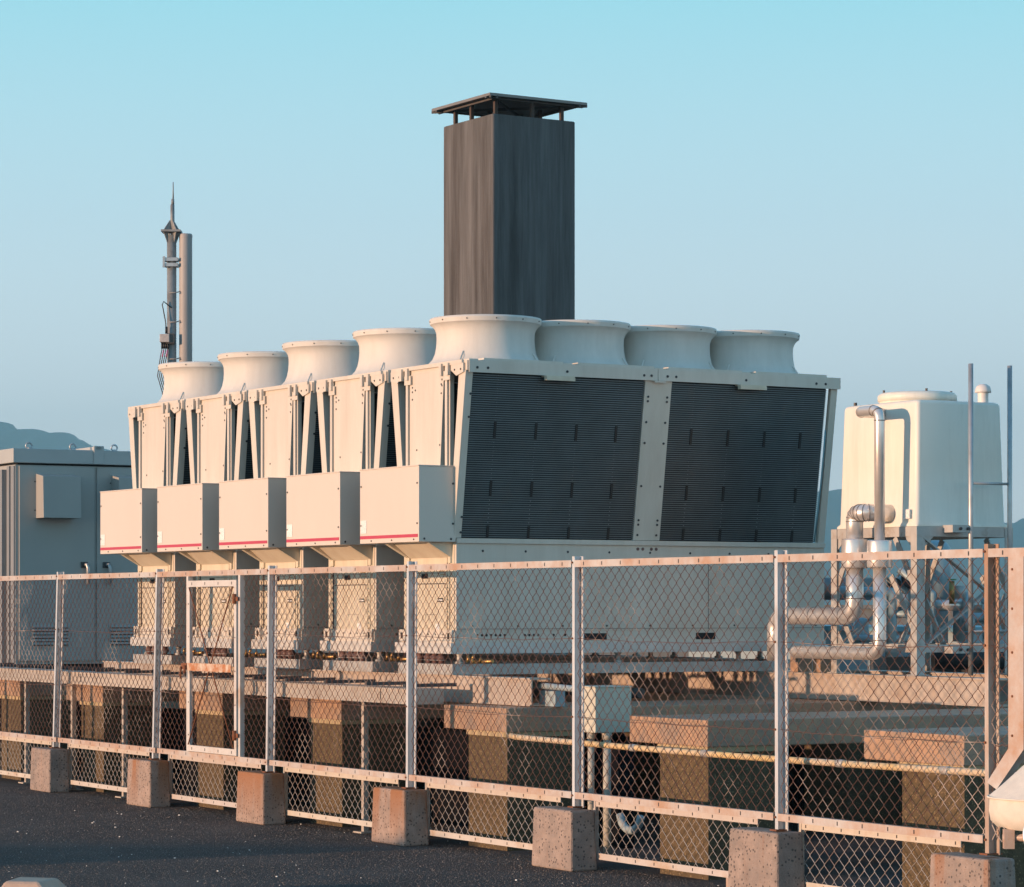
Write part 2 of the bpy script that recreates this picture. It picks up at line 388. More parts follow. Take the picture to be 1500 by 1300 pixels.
# gate
gz0, gz1 = .455, 1.705
mb = MB()
mb.box(GX0-.045, GX0-.012, -.035, .0, .45, 1.738); mb.build('gate_jamb', GATEP, fence); mb = MB(); mb.box(GX1+.012, GX1+.045, -.035, .0, .45, 1.738)
mb.build('gate_jamb', GATEP, fence)
mb = MB(); w = .038
g0, g1 = GX0, GX1
mb.box(g0, g1, -.045, -.02, gz1-.045, gz1); mb.box(g0, g1, -.045, -.02, gz0, gz0+.045)
mb.box(g0, g0+w, -.045, -.02, gz0+.045, gz1-.045); mb.box(g1-w, g1, -.045, -.02, gz0+.045, gz1-.045)
for k in range(4):
    xx = g0+.08+(g1-g0-.16)*k/3
    for zc in (gz1-.022, gz0+.022): mb.box(xx-.004, xx+.004, -.0465, -.045, zc-.01, zc+.01, 1)
for k in range(5):
    zc = gz0+.12+k*.24
    for xx in (g0+w/2, g1-w/2): mb.disc((xx, -.045, zc), 'y', .005, -.003, 1)
gate = mb.build('gate', [GATEP, SCREW], fence); gate['label'] = 'narrow gate with crossed rods and rusty middle plate'
mb = MB(); zigzag(mb, g0+w, g1-w, gz0+.04, gz1-.04, y0=-.026); mb.build('gate_mesh', WIRE, gate)
mb = MB()
zc = 1.075
for (xa, za, xb, zb) in ((g0+w+.01, gz1-.06, g0+.33, zc), (g1-w-.01, gz1-.06, g0+.47, zc), (g0+.33, zc, g1-w-.01, gz0+.06), (g0+.47, zc, g0+w+.01, gz0+.06)):
    pass
mb = MB(); mb.tube([(g0+w, -.05, gz1-.05), (g1-w, -.05, gz0+.05)], .005, 8); mb.build('brace_rod', RUST, gate); mb = MB(); mb.tube([(g1-w, -.056, gz1-.05), (g0+w, -.056, gz0+.05)], .005, 8)
mb.build('brace_rod', RUST, gate)
mb = MB(); mb.box(g0+w, g1-w, -.07, -.062, zc-.028, zc+.028); mb.build('middle_plate', RUSTP, gate)
mb = MB(); mb.box(g0-.05, g0+.05, -.075, -.046, zc-.02, zc+.025); mb.tube([(g0-.035, -.085, zc), (g0-.035, -.085, zc-.09)], .008, 8); mb.tube([(g0+.04, -.085, zc+.01), (g0+.04, -.085, zc-.05)], .01, 8); mb.build('latch', RUST, gate)
for z in (gz1-.12, gz0+.16):
    mb = MB(); mb.tube([(g1-.01, -.055, z-.05), (g1-.01, -.055, z+.02)], .016, 10); mb.box(g1-.035, g1+.04, -.052, -.046, z-.03, z+.0); mb.build('hinge', RUST, gate)
# end post at the right border with its kicked-out foot
mb = MB(); ex = PXR
mb.box(ex, ex+.11, -.04, .0, .86, 1.738)
mb.hexa([(ex-.13, -.06, .70), (ex-.06, -.06, .67), (ex-.06, -.02, .67), (ex-.13, -.02, .70), (ex, -.04, .86), (ex+.11, -.04, .86), (ex+.11, .0, .86), (ex, .0, .86)])
for z in (.92, 1.1, 1.3, 1.5, 1.68): mb.disc((ex+.03, -.04, z), 'y', .006, -.004, 1)
mb.build('end_post', [RAIL, RUST], fence)

# concrete blocks under the posts
bl = ['small far concrete block under the leftmost fence post', 'concrete block under the fence post left of the gate',
      'rust streaked concrete block just right of the gate', 'concrete block with one rust run under the tall middle fence post',
      'clean speckled concrete block next to the cut short front stretch of ground', 'large pitted concrete block under the second post from the right',
      'nearest concrete block in the right corner below the white canvas cover']
bl[4] = 'speckled concrete block standing below the cream junction box'
def cblock(x, m, label, i):
    mb = MB(); r2 = random.Random(i)
    j = lambda: r2.uniform(-.006, .006)
    x0, x1, y0, y1, h = x-.37+j(), x+.085+j(), -.09+j(), .09+j(), .352+j()
    n = 5; t = .008
    mb.hexa([(x0, y0, 0), (x1+t, y0, 0), (x1+t, y1, 0), (x0, y1, 0), (x0+t*1.5, y0+t, h), (x1-t, y0+t, h), (x1-t, y1-t, h), (x0+t, y1-t, h)])
    solo('concrete_block', mb, m, F, label, 'concrete block', 'concrete blocks carrying the fence posts', bevel=.012)
for i, x in enumerate(PXB): cblock(x, BLOCKR if i in (2, 3, 1) else BLOCK, bl[i], i)

# ------------------------------------------------------------------ foundations
SY = .29                                                     # front of the slabs behind the fence
slabx = [-17.5, 97, 262, 425, 650, 922, 1265]
slab_lab = ['concrete slab end on a pier at the left border', 'concrete slab on a brown pier seen left of the post nearest the gate', 'concrete slab on a pier seen through the gate',
            'concrete slab on a pier right of the gate under the cable tray', 'concrete slab lying under the end of the long steel beam', 'wide concrete slab just right of the junction box',
            'nearest concrete slab with a speckled end, at the right']
ZS0, ZS1 = .735, .885
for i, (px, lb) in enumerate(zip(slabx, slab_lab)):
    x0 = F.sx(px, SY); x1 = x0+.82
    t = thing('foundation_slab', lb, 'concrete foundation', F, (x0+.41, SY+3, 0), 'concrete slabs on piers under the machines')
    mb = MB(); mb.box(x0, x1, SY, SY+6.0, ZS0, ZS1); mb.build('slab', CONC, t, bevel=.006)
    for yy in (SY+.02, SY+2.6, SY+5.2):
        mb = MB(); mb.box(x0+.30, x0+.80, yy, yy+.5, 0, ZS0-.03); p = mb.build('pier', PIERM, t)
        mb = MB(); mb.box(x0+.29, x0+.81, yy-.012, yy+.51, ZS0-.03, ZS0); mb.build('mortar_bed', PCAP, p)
# black walls added to stand in for the deep shade under the slabs
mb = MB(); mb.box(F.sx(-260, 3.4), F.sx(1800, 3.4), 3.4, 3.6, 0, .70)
solo('rear_shade_wall', mb, SHADEBLK, F, 'low black wall added to stand in for the shade behind the piers', 'wall')
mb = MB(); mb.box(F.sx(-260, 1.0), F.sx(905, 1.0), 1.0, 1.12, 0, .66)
solo('front_shade_wall', mb, SHADEBLK, F, 'low black wall added to stand in for the shade under the cable tray', 'wall')

def ibeam(mb, x0, x1, y, z0, z1, w=.15, tf=.010, tw=.008):
    mb.box(x0, x1, y, y+w, z1-tf, z1); mb.box(x0, x1, y, y+w, z0, z0+tf); mb.box(x0, x1, y+.012, y+.012+tw, z0+tf, z1-tf)
BY = .52
bx0 = F.sx(150, BY); bx1 = F.sx(776, BY)
mb = MB(); ibeam(mb, bx0, bx1, BY, .89, 1.065); solo('steel_beam', mb, STEELB, F, 'long lit steel beam running under the row of chillers', 'steel beam', 'steel beams on the slabs')
yb = 2.96
mb = MB(); ibeam(mb, F.sx(400, yb), F.sx(1096, yb), yb, .89, 1.065); solo('steel_beam', mb, STEELB, F, 'shaded steel beam with patches of light under the rear of the chillers', 'steel beam', 'steel beams on the slabs')
yb = 2.96
mb = MB(); ibeam(mb, F.sx(1097, yb), F.sx(1449, yb), yb, .89, 1.065, w=.18); solo('steel_beam', mb, STEELB, F, 'bright steel beam carrying the frame of the water tank', 'steel beam', 'steel beams on the slabs')
yb = 3.75
mb = MB(); ibeam(mb, F.sx(1240, yb), F.sx(1480, yb), yb, .89, 1.065, w=.18); solo('steel_beam', mb, STEELB, F, 'rear steel beam behind the frame of the water tank', 'steel beam', 'steel beams on the slabs')

# cable tray
t = thing('cable_tray', 'long beige cable tray on thin legs in front of the chillers', 'cable tray', F, (-4, .2, 0))
tx0 = F.sx(-160, .1); tx1 = F.sx(604, .1)
tz0 = .885; tz1 = .985
mb = MB(); mb.box(tx0, tx1, .10, .33, tz0, tz1)
seg = 1.8; x = tx1-.45
while x > tx0:
    mb.box(x-.004, x+.004, .098, .10, tz0+.02, tz1-.012, 1); x -= seg
mb.box(tx0, tx1, .094, .10, tz1-.012, tz1); mb.box(tx0, tx1, .094, .10, tz0, tz0+.008)
mb.build('duct', [TRAYM, SCREW], t)
x = tx1-.02; k = 0
while x > tx0 and k < 40:
    mb = MB(); mb.bar((x, .05, tz1+.022), (x+.01, .42, tz1+.024), .034, .022); mb.build('strap', STRAP, t)
    x -= .62 if k % 3 else .55; k += 1
for px in (40, 183, 535, 108):
    x = F.sx(px, .22); mb = MB(); mb.box(x-.018, x+.018, .20, .236, 0, tz0); mb.box(x-.06, x+.06, .16, .28, 0, .01); mb.build('leg', TRAYM, t)

# yellow pipe along the slabs
yp = .17
x0 = F.sx(756, yp); x1 = F.sx(1449, yp)
z0 = F.sz(x0, yp, 1080); z1 = F.sz(x1, yp, 1133)
mb = MB(); n = 14
mb.tube([(x0-.10, yp+.02, z0+.004)]+[(x0+(x1-x0)*k/n, yp, z0+(z1-z0)*k/n-.012*math.sin(math.pi*k/n)) for k in range(n+1)]+[(x1+1.0, yp, z1-.01)], .0175, 12)
for px in (928, 1034, 1232, 1386):
    x = F.sx(px, yp); k = (x-x0)/(x1-x0); z = z0+(z1-z0)*k-.012*math.sin(math.pi*k); mb.tube([(x-.03, yp, z), (x+.03, yp, z)], .021, 12, 1)
solo('yellow_pipe', mb, [YEL, GALV2], F, 'thin yellow pipe running level behind the fence mesh', 'pipe')

# junction box on conduits
jy = .46
xr = F.sx(872, jy); wx = .26; jz1 = F.sz(xr, jy, 1008); jz0 = F.sz(xr, jy, 1074)
dy = F.sy(925, xr)-jy
t = thing('junction_box', 'cream junction box on conduit pipes behind the tallest middle fence posts', 'junction box', F, (xr-wx/2, jy+dy/2, 0))
t['label'] = 'square cream junction box on two conduits in front of the dark beam'
mb = MB(); mb.box(xr-wx, xr, jy, jy+dy, jz0, jz1); mb.box(xr-wx-.006, xr+.006, jy-.006, jy+dy+.006, jz1, jz1+.008); mb.build('housing', JBOX, t, bevel=.003)
for xx, yy, r, zb in ((xr-.03, jy+.10, .024, 0), (xr-.10, jy+.03, .02, 0)):
    mb = MB(); mb.tube([(xx, yy, 0), (xx, yy, jz0)], r, 12); mb.tube([(xx, yy, jz0-.04), (xx, yy, jz0)], r*1.25, 12); mb.build('conduit', mat('conduit_%d' % int(r*1000), (.50, .47, .40), .5), t)
mb = MB(); x = F.sx(780, .62); mb.tube([(x, .62, 1.02), (xr-wx, .62, 1.0)], .02, 12); mb.box(x+.07, x+.27, .63, .70, .89, .985)
solo('conduit_stub', mb, [BLUEC], F, 'pale blue conduit with a small box beside the steel beam end', 'conduit')
# drooping hose below the slab
mb = MB(); xa = F.sx(908, .6)
mb.tube([(xa+.24*k/10-.0, .6, .27-.09*math.sin(math.pi*k/10)**.5) for k in range(11)], .024, 12)
solo('hose', mb, BLUEC, F, 'short pale sagging hose near the ground under the wide slab', 'hose')

# ------------------------------------------------------------------ chillers
ZB0, ZB1, ZT = 1.075, 1.35, 3.05
PITCH = 1.10
def module(i):
    t = thing('chiller_module', 'x', 'chiller', H, (-.35, 1.5, ZB0-.01), 'air cooled chiller modules in a row')
    BW = .70; L = H.sy(1207, 0)
    # base rails and mounts
    mb = MB()
    mb.box(-BW-.03, .005, -.03, .06, ZB0-.008, 1.137); mb.box(-.07, .005, .06, L, ZB0-.008, 1.137); mb.box(-BW-.03, -BW+.05, .06, L, ZB0-.008, 1.137); mb.box(-BW+.05, -.07, L-.08, L, ZB0-.008, 1.137)
    mb.build('base_rail', GALV2, t)
    mb = MB(); mb.box(-BW-.04, .02, -.05, L, 1.205, 1.275); mb.build('upper_rail', [mat('rail_zinc_%d' % i, (.60, .58, .55), .5, .15, var=.12, vscale=9)], t)
    for xx, yy in ((-.06, .06), (-.64, .06), (-.06, 1.3), (-.06, 2.3), (-.06, 2.9), (-.64, 2.9)):
        mb = MB(); mb.tube([(xx, yy, 1.137), (xx, yy, 1.15), (xx, yy, 1.155), (xx, yy, 1.19), (xx, yy, 1.205)], [.03, .03, .017, .017, .028], 10); mb.build('spring_mount', GALV2, t)
    for k in range(4):
        xx = -.19-.085*k-(.03 if k == 3 else 0)
        mb = MB(); mb.tube([(xx, .0, 1.137), (xx, .0, 1.150), (xx, .0, 1.165), (xx, .0, 1.185), (xx, .0, 1.198), (xx, .0, 1.21)], [.018, .022, .033, .034, .022, .018], 12)
        mb.tube([(xx, .0, 1.158), (xx, .0, 1.162)], .036, 12, 1); mb.build('rubber_joint', [BALL, GALV2], t)
    mb = MB()
    for q in range(6):
        a = (.10+rnd.uniform(-.04, .05), .05+rnd.uniform(-.02, .05), 1.145+rnd.uniform(0, .03)); mb.tube([a, (a[0]+rnd.uniform(-.02, .03), a[1], a[2]+.03)], .009, 8)
    mb.tube([(.0, .12, 1.15), (.3, .10, 1.16)], .012, 8); mb.build('valve', BRASS, t)
    # perforated skirt
    mb = MB(); mb.box(-BW-.015, 0.002, -.012, L, 1.275, 1.352)
    for k in range(11): mb.disc((.002, .16+.035*k+(.12 if k > 6 else 0), 1.325), 'x', .009, .0015, 1)
    for k in range(5): mb.disc((.002, .75+.09*k, 1.325), 'x', .009, .0015, 1)
    mb.box(.002, .004, .93, 1.17, 1.29, 1.335, 1); mb.box(.002, .004, 1.9, 2.06, 1.29, 1.335, 1)
    for xx in (-BW+.02, -.05): mb.box(xx-.04, xx+.045, -.03, -.012, 1.28, 1.36); mb.box(xx-.012, xx+.014, -.032, -.03, 1.30, 1.34, 1)
    for k in range(5): mb.disc((-.15-.1*k, -.012, 1.33), 'y', .006, -.003, 1)
    mb.build('skirt', [CREAM, BLACK], t)
    # lower body
    mb = MB(); mb.box(-BW, 0, 0, L, 1.352, 1.945); mb.build('body', CREAM, t)
    mb = MB(); mb.box(-BW+.02, -.02, -.004, 0, 1.36, 1.93)
    mb.box(-.115, -.105, -.010, -.004, 1.36, 1.93); mb.box(-.085, -.07, -.012, -.004, 1.36, 1.93); mb.box(-BW+.02, -BW+.05, -.012, -.004, 1.36, 1.93); mb.box(-BW+.075, -BW+.085, -.01, -.004, 1.36, 1.93, 1)
    mb.box(-.60, -.13, -.0045, -.004, 1.662, 1.668, 1); mb.box(-.60, -.13, -.0045, -.004, 1.735, 1.738, 1)
    mb.box(-.45, -.37, -.008, -.004, 1.700, 1.732, 2)
    mb.box(-.235, -.16, -.007, -.004, 1.545, 1.570, 2); mb.box(-.230, -.165, -.0085, -.007, 1.552, 1.562, 3)
    mb.box(-.40, -.25, -.005, -.004, 1.46, 1.462, 1); mb.box(-.40, -.398, -.005, -.004, 1.42, 1.46, 1); mb.box(-.25, -.248, -.005, -.004, 1.42, 1.46, 1)
    mb.box(-.26, -.21, -.0065, -.004, 1.36, 1.40, 3); mb.box(-.22, -.14, -.0062, -.004, 1.745, 1.752, 4); mb.box(-.20, -.15, -.0062, -.004, 1.722, 1.728, 4)
    for k in range(5): mb.disc((-.58+.1*k, -.004, 1.765), 'y', .006, -.003, 1)
    for k in range(7): mb.disc((-.095, -.006, 1.40+.08*k), 'y', .005, -.003, 1)
    mb.build('service_door', [BODYP, SCREW, BLACK, STICK, mat('label_mark_%d' % i, (.45, .30, .15), .6)], t)
    # side panel and its ledge
    mb = MB(); mb.box(0, .004, .0, L, 1.356, 1.925); mb.box(0, .016, .0, L, 1.930, 1.962)
    mb.box(.004, .005, .92, .924, 1.36, 1.80, 1); mb.box(.004, .005, 2.0, 2.004, 1.36, 1.80, 1); mb.box(.004, .005, .0, L, 1.365, 1.368, 1)
    for k in range(9): mb.disc((.004, .2+.33*k, 1.88), 'x', .008, .003, 1)
    for k in range(9): mb.disc((.004, .12+.35*k, 1.385), 'x', .007, .003, 1)
    for k in (1.42, 1.46, 1.53, 1.57): mb.disc((.004, k, 1.905), 'x', .011, .004, 2)
    mb.build('side_panel', [CREAM, SCREW, BALL], t)
    # sloping hood between body and control box
    mb = MB()
    mb.prism([(-.14, 1.936), (0, 1.936), (0, 1.842), (-.012, 1.838)], 'x', -.60, -.08)
    for xa, xb in ((-.64, -.60), (-.08, -.045)):
        mb.prism([(-.19, 1.936), (0, 1.936), (0, 1.80), (-.018, 1.80), (-.018, 1.84)], 'x', xa, xb)
    mb.build('hood', BODYP, t)
    # control box
    bx1 = H.sx(613.5, -.28); bx0 = bx1-.81
    zb0, zb1 = 1.936, 2.428
    mb = MB(); mb.box(bx0, bx1, -.28, -.002, zb0, zb1)
    mb.box(bx0-.004, bx1+.004, -.284, 0, zb1, zb1+.008)
    for z in (zb0+.12, zb1-.11): 
        for xx in (bx0+.02, bx1-.02): mb.disc((xx, -.281, z), 'y', .007, -.004, 1)
        mb.disc((bx1, -.025, z), 'x', .008, .004, 1)
    for y in (-.24, -.04): mb.disc((bx1, y, zb0+.02), 'x', .008, .004, 1)
    for k in (.2, .55, .92): mb.disc((bx0+.81*k, -.281, zb0+.016), 'y', .006, -.004, 1)
    cb = mb.build('control_box', [CREAM2, SCREW], t, bevel=.003)
    mb = MB(); mb.box(bx0+.005, bx1-.012, -.2825, -.281, zb0+.030, zb0+.051); mb.build('stripe', RED, cb)
    mb = MB(); mb.box(bx0+.012, bx0+.095, -.2825, -.281, zb0+.068, zb0+.155); mb.build('sticker', STICK, cb)
    # upper V frame
    ZL = 1.965; TX = .155; FX = -BW-.150
    mb = MB()                                              # centre panel
    mb.hexa([(-.575, -.014, ZL), (-.225, -.014, ZL), (-.225, .02, ZL), (-.575, .02, ZL), (-.595, -.014, 3.07), (-.135, -.014, 3.07), (-.135, .02, 3.07), (-.595, .02, 3.07)])
    for (xx, z) in ((-.56, 2.98), (-.56, 2.95), (-.52, 2.96), (-.56, 2.90), (-.17, 2.98), (-.16, 3.01), (-.16, 2.97), (-.17, 2.92), (-.50, 2.56), (-.19, 2.58), (-.53, 2.45)): mb.disc((xx, -.014, z), 'y', .007, -.003, 1)
    mb.build('front_panel', [CREAM, SCREW], t, bevel=.004)
    for xx in (-.095, -.625):
        mb = MB(); mb.box(xx-.014, xx+.014, -.022, -.004, ZL, 3.10); mb.box(xx+.02, xx+.034, -.010, .02, ZL, 3.06); mb.box(xx-.02, xx+.065, -.03, -.022, 3.00, 3.06)
        mb.build('column', CREAM, t)
    def slant(s):
        mb = MB()
        def X(v): return v if s > 0 else -BW-v
        a = [(X(-.10), 0), (X(0), 0), (X(TX), 0), (X(.025), 0)]
        y0, y1 = -.016, .038
        pts = [(X(-.06), y0, ZL), (X(0), y0, ZL), (X(0), y1, ZL), (X(-.06), y1, ZL), (X(TX-.09), y0, 3.05), (X(TX), y0, 3.05), (X(TX), y1, 3.05), (X(TX-.09), y1, 3.05)]
        mb.hexa(pts)
        for z in (2.0, 2.1, 2.75, 2.9):
            k = (z-ZL)/(3.05-ZL)*TX
            if s > 0: mb.disc((k+.001, .03, z), 'x', .008, .004, 1)
        return mb.build('slanted_frame', [CREAM, SCREW], t)
    slant(1); slant(-1)
    # centre and rear slanted posts on both coil sides
    def on(s, z): k = (z-ZL)/(3.05-ZL)*TX; return k if s > 0 else -BW-k
    yc0 = H.sy(927, 0); yc1 = H.sy(965.5, 0); ye0 = H.sy(1198, 0); ye1 = H.sy(1207, 0)
    for s in (1, -1):
        for (a, b) in ((yc0, yc1), (ye0, ye1)):
            mb = MB(); d = .03*s
            mb.hexa([(on(s, ZL)-d, a, ZL), (on(s, ZL)+d*.1, a, ZL), (on(s, ZL)+d*.1, b, ZL), (on(s, ZL)-d, b, ZL), (on(s, 3.05)-d, a, 3.05), (on(s, 3.05)+d*.1, a, 3.05), (on(s, 3.05)+d*.1, b, 3.05), (on(s, 3.05)-d, b, 3.05)])
            if s > 0 and b-a > .1:
                for z in (2.0, 2.07, 2.10, 2.33, 2.62, 2.76, 2.90, 2.93):
                    for y in (a+.03, b-.03): mb.disc((on(1, z)+.004, y, z), 'x', .008, .004, 1)
            mb.build('coil_post', [CREAM, SCREW], t)
        for ci, (a, b) in enumerate(((.041, yc0-.003), (yc1+.003, ye0-.035))):
            mb = MB(); d = .045*s; ins = -.012*s
            # dark core
            mb.hexa([(on(s, ZL)+ins-d, a, ZL), (on(s, ZL)+ins, a, ZL), (on(s, ZL)+ins, b, ZL), (on(s, ZL)+ins-d, b, ZL), (on(s, 3.045)+ins-d, a, 3.045), (on(s, 3.045)+ins, a, 3.045), (on(s, 3.045)+ins, b, 3.045), (on(s, 3.045)+ins-d, b, 3.045)], 1)
            nf = 74 if s > 0 else 50
            for k in range(nf):
                z = ZL+.006+(3.04-ZL-.01)*k/nf; hh = (3.04-ZL)/nf*.52; x = on(s, z)+ins
                x1 = x+.009*s
                mb.hexa([(min(x, x1), a, z), (max(x, x1), a, z), (max(x, x1), b, z), (min(x, x1), b, z), (min(x, x1), a, z+hh), (max(x, x1), a, z+hh), (max(x, x1), b, z+hh), (min(x, x1), b, z+hh)])
            if s > 0:
                for c in range(4):
                    y = a+(b-a)*(.14+.235*c)+.0
                    for z0 in (2.62, 2.24, 1.967):
                        z1 = z0+(.105 if z0 > 2 else .08)
                        xx = on(1, z0)+ins+.009; xx1 = on(1, z1)+ins+.009
                        mb.hexa([(xx-.004, y, z0), (xx+.004, y, z0), (xx+.004, y+.017, z0), (xx-.004, y+.017, z0), (xx1-.004, y, z1), (xx1+.004, y, z1), (xx1+.004, y+.017, z1), (xx1-.004, y+.017, z1)], 2)
                    z = 1.98
                    while z < 3.03:
                        xx = on(1, z)+ins+.0085; mb.box(xx-.002, xx+.002, y+.005, y+.008, z, z+.004, 3); z += .029
            mb.build('coil', [FIN, BLACK, CLIP, DOT], t)
    mb = MB(); mb.tube([(on(1, z)-.02+.02*math.sin((z-1.97)*2.8), ye0-.017, z) for z in (1.97, 2.2, 2.4, 2.6, 2.75)], .005, 8); mb.build('copper_riser', TEAL, t)
    # top deck
    mb = MB(); zt0, zt1 = 3.05, 3.115
    mb.box(FX-.0, TX+.012, -.012, L+.015, zt0+.002, zt1)
    mb.box(TX+.012, TX+.018, 0, 1.47, zt0-.012, zt1+.002); mb.box(TX+.012, TX+.018, 1.476, L+.015, zt0-.012, zt1+.002)
    mb.box(FX+.02, TX-.03, -.03, -.012, zt1-.02, zt1+.006)
    for k in range(4): 
        y0 = .05+.725*k; mb.box(TX-.28, TX-.015, y0+.08, y0+.69, zt1, zt1+.022)
        mb.box(TX-.10, TX-.02, y0-.03, y0+.04, zt1, zt1+.014)
    for y in (.06, .14, .75, 1.36, 1.42, 1.55, 1.62, 2.2, 2.8, 2.88): mb.disc((TX+.018, y, zt0+.02), 'x', .009, .004, 1)
    for xx in (.11, .08, -.80, -.76): 
        for z in (zt0+.015, zt0+.04): mb.disc((xx, -.012, z), 'y', .007, -.003, 1)
    for y in (.57, 2.13): mb.box(TX+.018, TX+.055, y, y+.22, zt0-.045, zt0-.022, 2); mb.box(TX-.02, TX+.05, y, y+.22, zt0-.022, zt0-.014, 2)
    mb.box(TX+.018, TX+.03, 1.44, 1.53, zt0-.025, zt0-.015, 0)
    dk = mb.build('top_deck', [CREAM, SCREW, BODYP], t)
    # corner brackets over the columns
    for xx in (-.14, -.05, -.60, -.68):
        mb = MB(); mb.box(xx-.012, xx+.018, -.045, -.02, 3.03, 3.11); mb.build('bracket', [CREAM, SCREW], t)
    mb = MB(); mb.prism([(.14, 3.10), (-.02, 3.10), (-.02, 3.06), (.05, 3.02), (.14, 3.04)], 'y', -.028, -.016)
    for xx in (.11, .03): mb.disc((xx, -.028, 3.06), 'y', .007, -.003, 1)
    mb.build('corner_plate', [CREAM, SCREW], t)
    mb = MB(); mb.prism([(-.84, 3.10), (-.84, 3.04), (-.75, 3.02), (-.68, 3.06), (-.68, 3.10)], 'y', -.028, -.016)
    for xx in (-.80, -.72): mb.disc((xx, -.028, 3.06), 'y', .007, -.003, 1)
    mb.build('corner_plate', [CREAM, SCREW], t)
    for k in range(4):
        c = (-BW/2, .43+.715*k, 0); a0 = .13
        prof = [(.44, 3.105), (.415, 3.122), (.385, 3.14), (.358, 3.168), (.342, 3.205), (.333, 3.25), (.329, 3.30), (.331, 3.345), (.341, 3.372), (.36, 3.395), (.374, 3.402), (.379, 3.43), (.374, 3.442), (.355, 3.444), (.35, 3.43), (.32, 3.30), (.32, 3.10)]
        mb = MB(); mb.lathe((c[0], c[1], 0), prof[:11], 56, 0); mb.lathe((c[0], c[1], 0), prof[10:12], 56, 0); mb.lathe((c[0], c[1], 0), prof[11:], 56, 0)
        for q in range(12):
            th = 2*math.pi*(q+.35)/12; mb.tube([(c[0]+.374*math.cos(th), c[1]+.374*math.sin(th), 3.418), (c[0]+.381*math.cos(th), c[1]+.381*math.sin(th), 3.418)], .0045, 6, 1)
        for q in range(4):
            th = -math.pi/2+.6+math.pi/2*q; ct, st = math.cos(th), math.sin(th)
            mb.bar((c[0]+.395*ct, c[1]+.395*st, 3.14), (c[0]+.345*ct, c[1]+.345*st, 3.205), .004, .01, 0)
        fs = mb.build('fan_shroud', [FANP, SCREW], t)
        mb = MB()
        for q in range(5):
            th = 2*math.pi*q/5; u = (math.cos(th), math.sin(th)); v = (-u[1], u[0])
            P = lambda r, w_, z: (c[0]+u[0]*r+v[0]*w_, c[1]+u[1]*r+v[1]*w_, z)
            mb.hexa([P(.06, -.03, 3.28), P(.30, -.08, 3.27), P(.30, -.078, 3.275), P(.06, -.028, 3.285), P(.06, .03, 3.31), P(.30, .08, 3.33), P(.30, .082, 3.335), P(.06, .032, 3.315)])
        mb.lathe((c[0], c[1], 0), [(.001, 3.33), (.07, 3.33), (.07, 3.24), (.001, 3.24)], 20, 0)
        mb.build('fan_blade', DSTEEL, fs)
    return t
for yy, rr_, xa, xb, lb in ((.95, .055, -4.6, -.35, 'long dark pipe added to shade the rear beam, low under the front half of the chillers'), (1.45, .035, -3.8, .0, 'thin dark pipe added to shade the rear beam, under the middle of the chillers')):  # pipes added to break up the sunlight on the rear beam
    mb = MB(); mb.tube([(xa, yy, .89+rr_), (xb, yy, .89+rr_)], rr_, 16)
    x = xa+.3
    while x < xb: mb.tube([(x-.02, yy, .89+rr_), (x+.02, yy, .89+rr_)], rr_*1.35 if rr_*1.35+.0 < .07 else .07, 14); x += .83
    solo('pipe_run', mb, DSTEEL, H, lb, 'pipe')
m0 = module(0)
mlab = ['nearest chiller module, its dark coil side facing the camera', 'second nearest chiller module in the row', 'middle chiller module of the row of five',
        'second farthest chiller module, seen above the gate', 'farthest chiller module, beside the grey cabinet']
m0['label'] = mlab[0]
base = Vector(m0.location)
for k in range(1, 5):
    d = Vector((-H.ex[0]*PITCH*k, -H.ex[1]*PITCH*k, 0)); copy_thing(m0, base+d, mlab[k])

# ------------------------------------------------------------------ chimney
G = Frame((722-CX)/FOC*38, 38, (.525, -.851))
def chimney():
    S = 1.25; zt = EYE+(HY-166)/FOC*38
    t = thing('chimney', 'tall square dark weathered chimney with a flat steel cap behind the chillers', 'chimney', G, (-S/2, S/2, 0))
    mb = MB(); n = 1
    mb.box(-S, 0, 0, S, 0, zt); mb.build('shaft', CHIM, t, bevel=.02)
    zc = EYE+(HY-137)/FOC*37.83
    mb = MB(); o = .11; c = (-S/2, S/2)
    vs = [(-S-o, -o, zc-.02), (o, -o, zc-.02), (o, S+o, zc-.02), (-S-o, S+o, zc-.02)]
    up = [(a, b, z+.035) for a, b, z in vs]
    mb.add(vs+up+[(c[0], c[1], zc+.08), (c[0], c[1], zc+.05)], [(0, 1, 5, 4), (1, 2, 6, 5), (2, 3, 7, 6), (3, 0, 4, 7), (4, 5, 8), (5, 6, 8), (6, 7, 8), (7, 4, 8), (1, 0, 9), (2, 1, 9), (3, 2, 9), (0, 3, 9)])
    cap = mb.build('cap', mat('cap_steel', (.22, .20, .19), .5, .3, var=.12), t)
    mb = MB()
    for a, b in (((-S-o, -o), (o, S+o)), ((o, -o), (-S-o, S+o)), ((-S-o, -.0), (o, -.0)), ((-S-o, S), (o, S)), ((-.0, -o), (-.0, S+o)), ((-S, -o), (-S, S+o))):
        mb.bar((*a, zc-.03), (*b, zc-.03), .035, .02)
    mb.build('cap_frame', DSTEEL, cap)
    for (x, y) in ((-S*.88, .10), (-S*.5, .06), (-.10, .10), (-.06, S*.5), (-.10, S*.88), (-S*.88, S*.5), (-S*.88, S*.88), (-S*.5, S*.88)):
        mb = MB(); mb.bar((x, y, zt-.02), (x, y, zc-.0), .045, .045); mb.build('support', DRUST, t)
chimney()

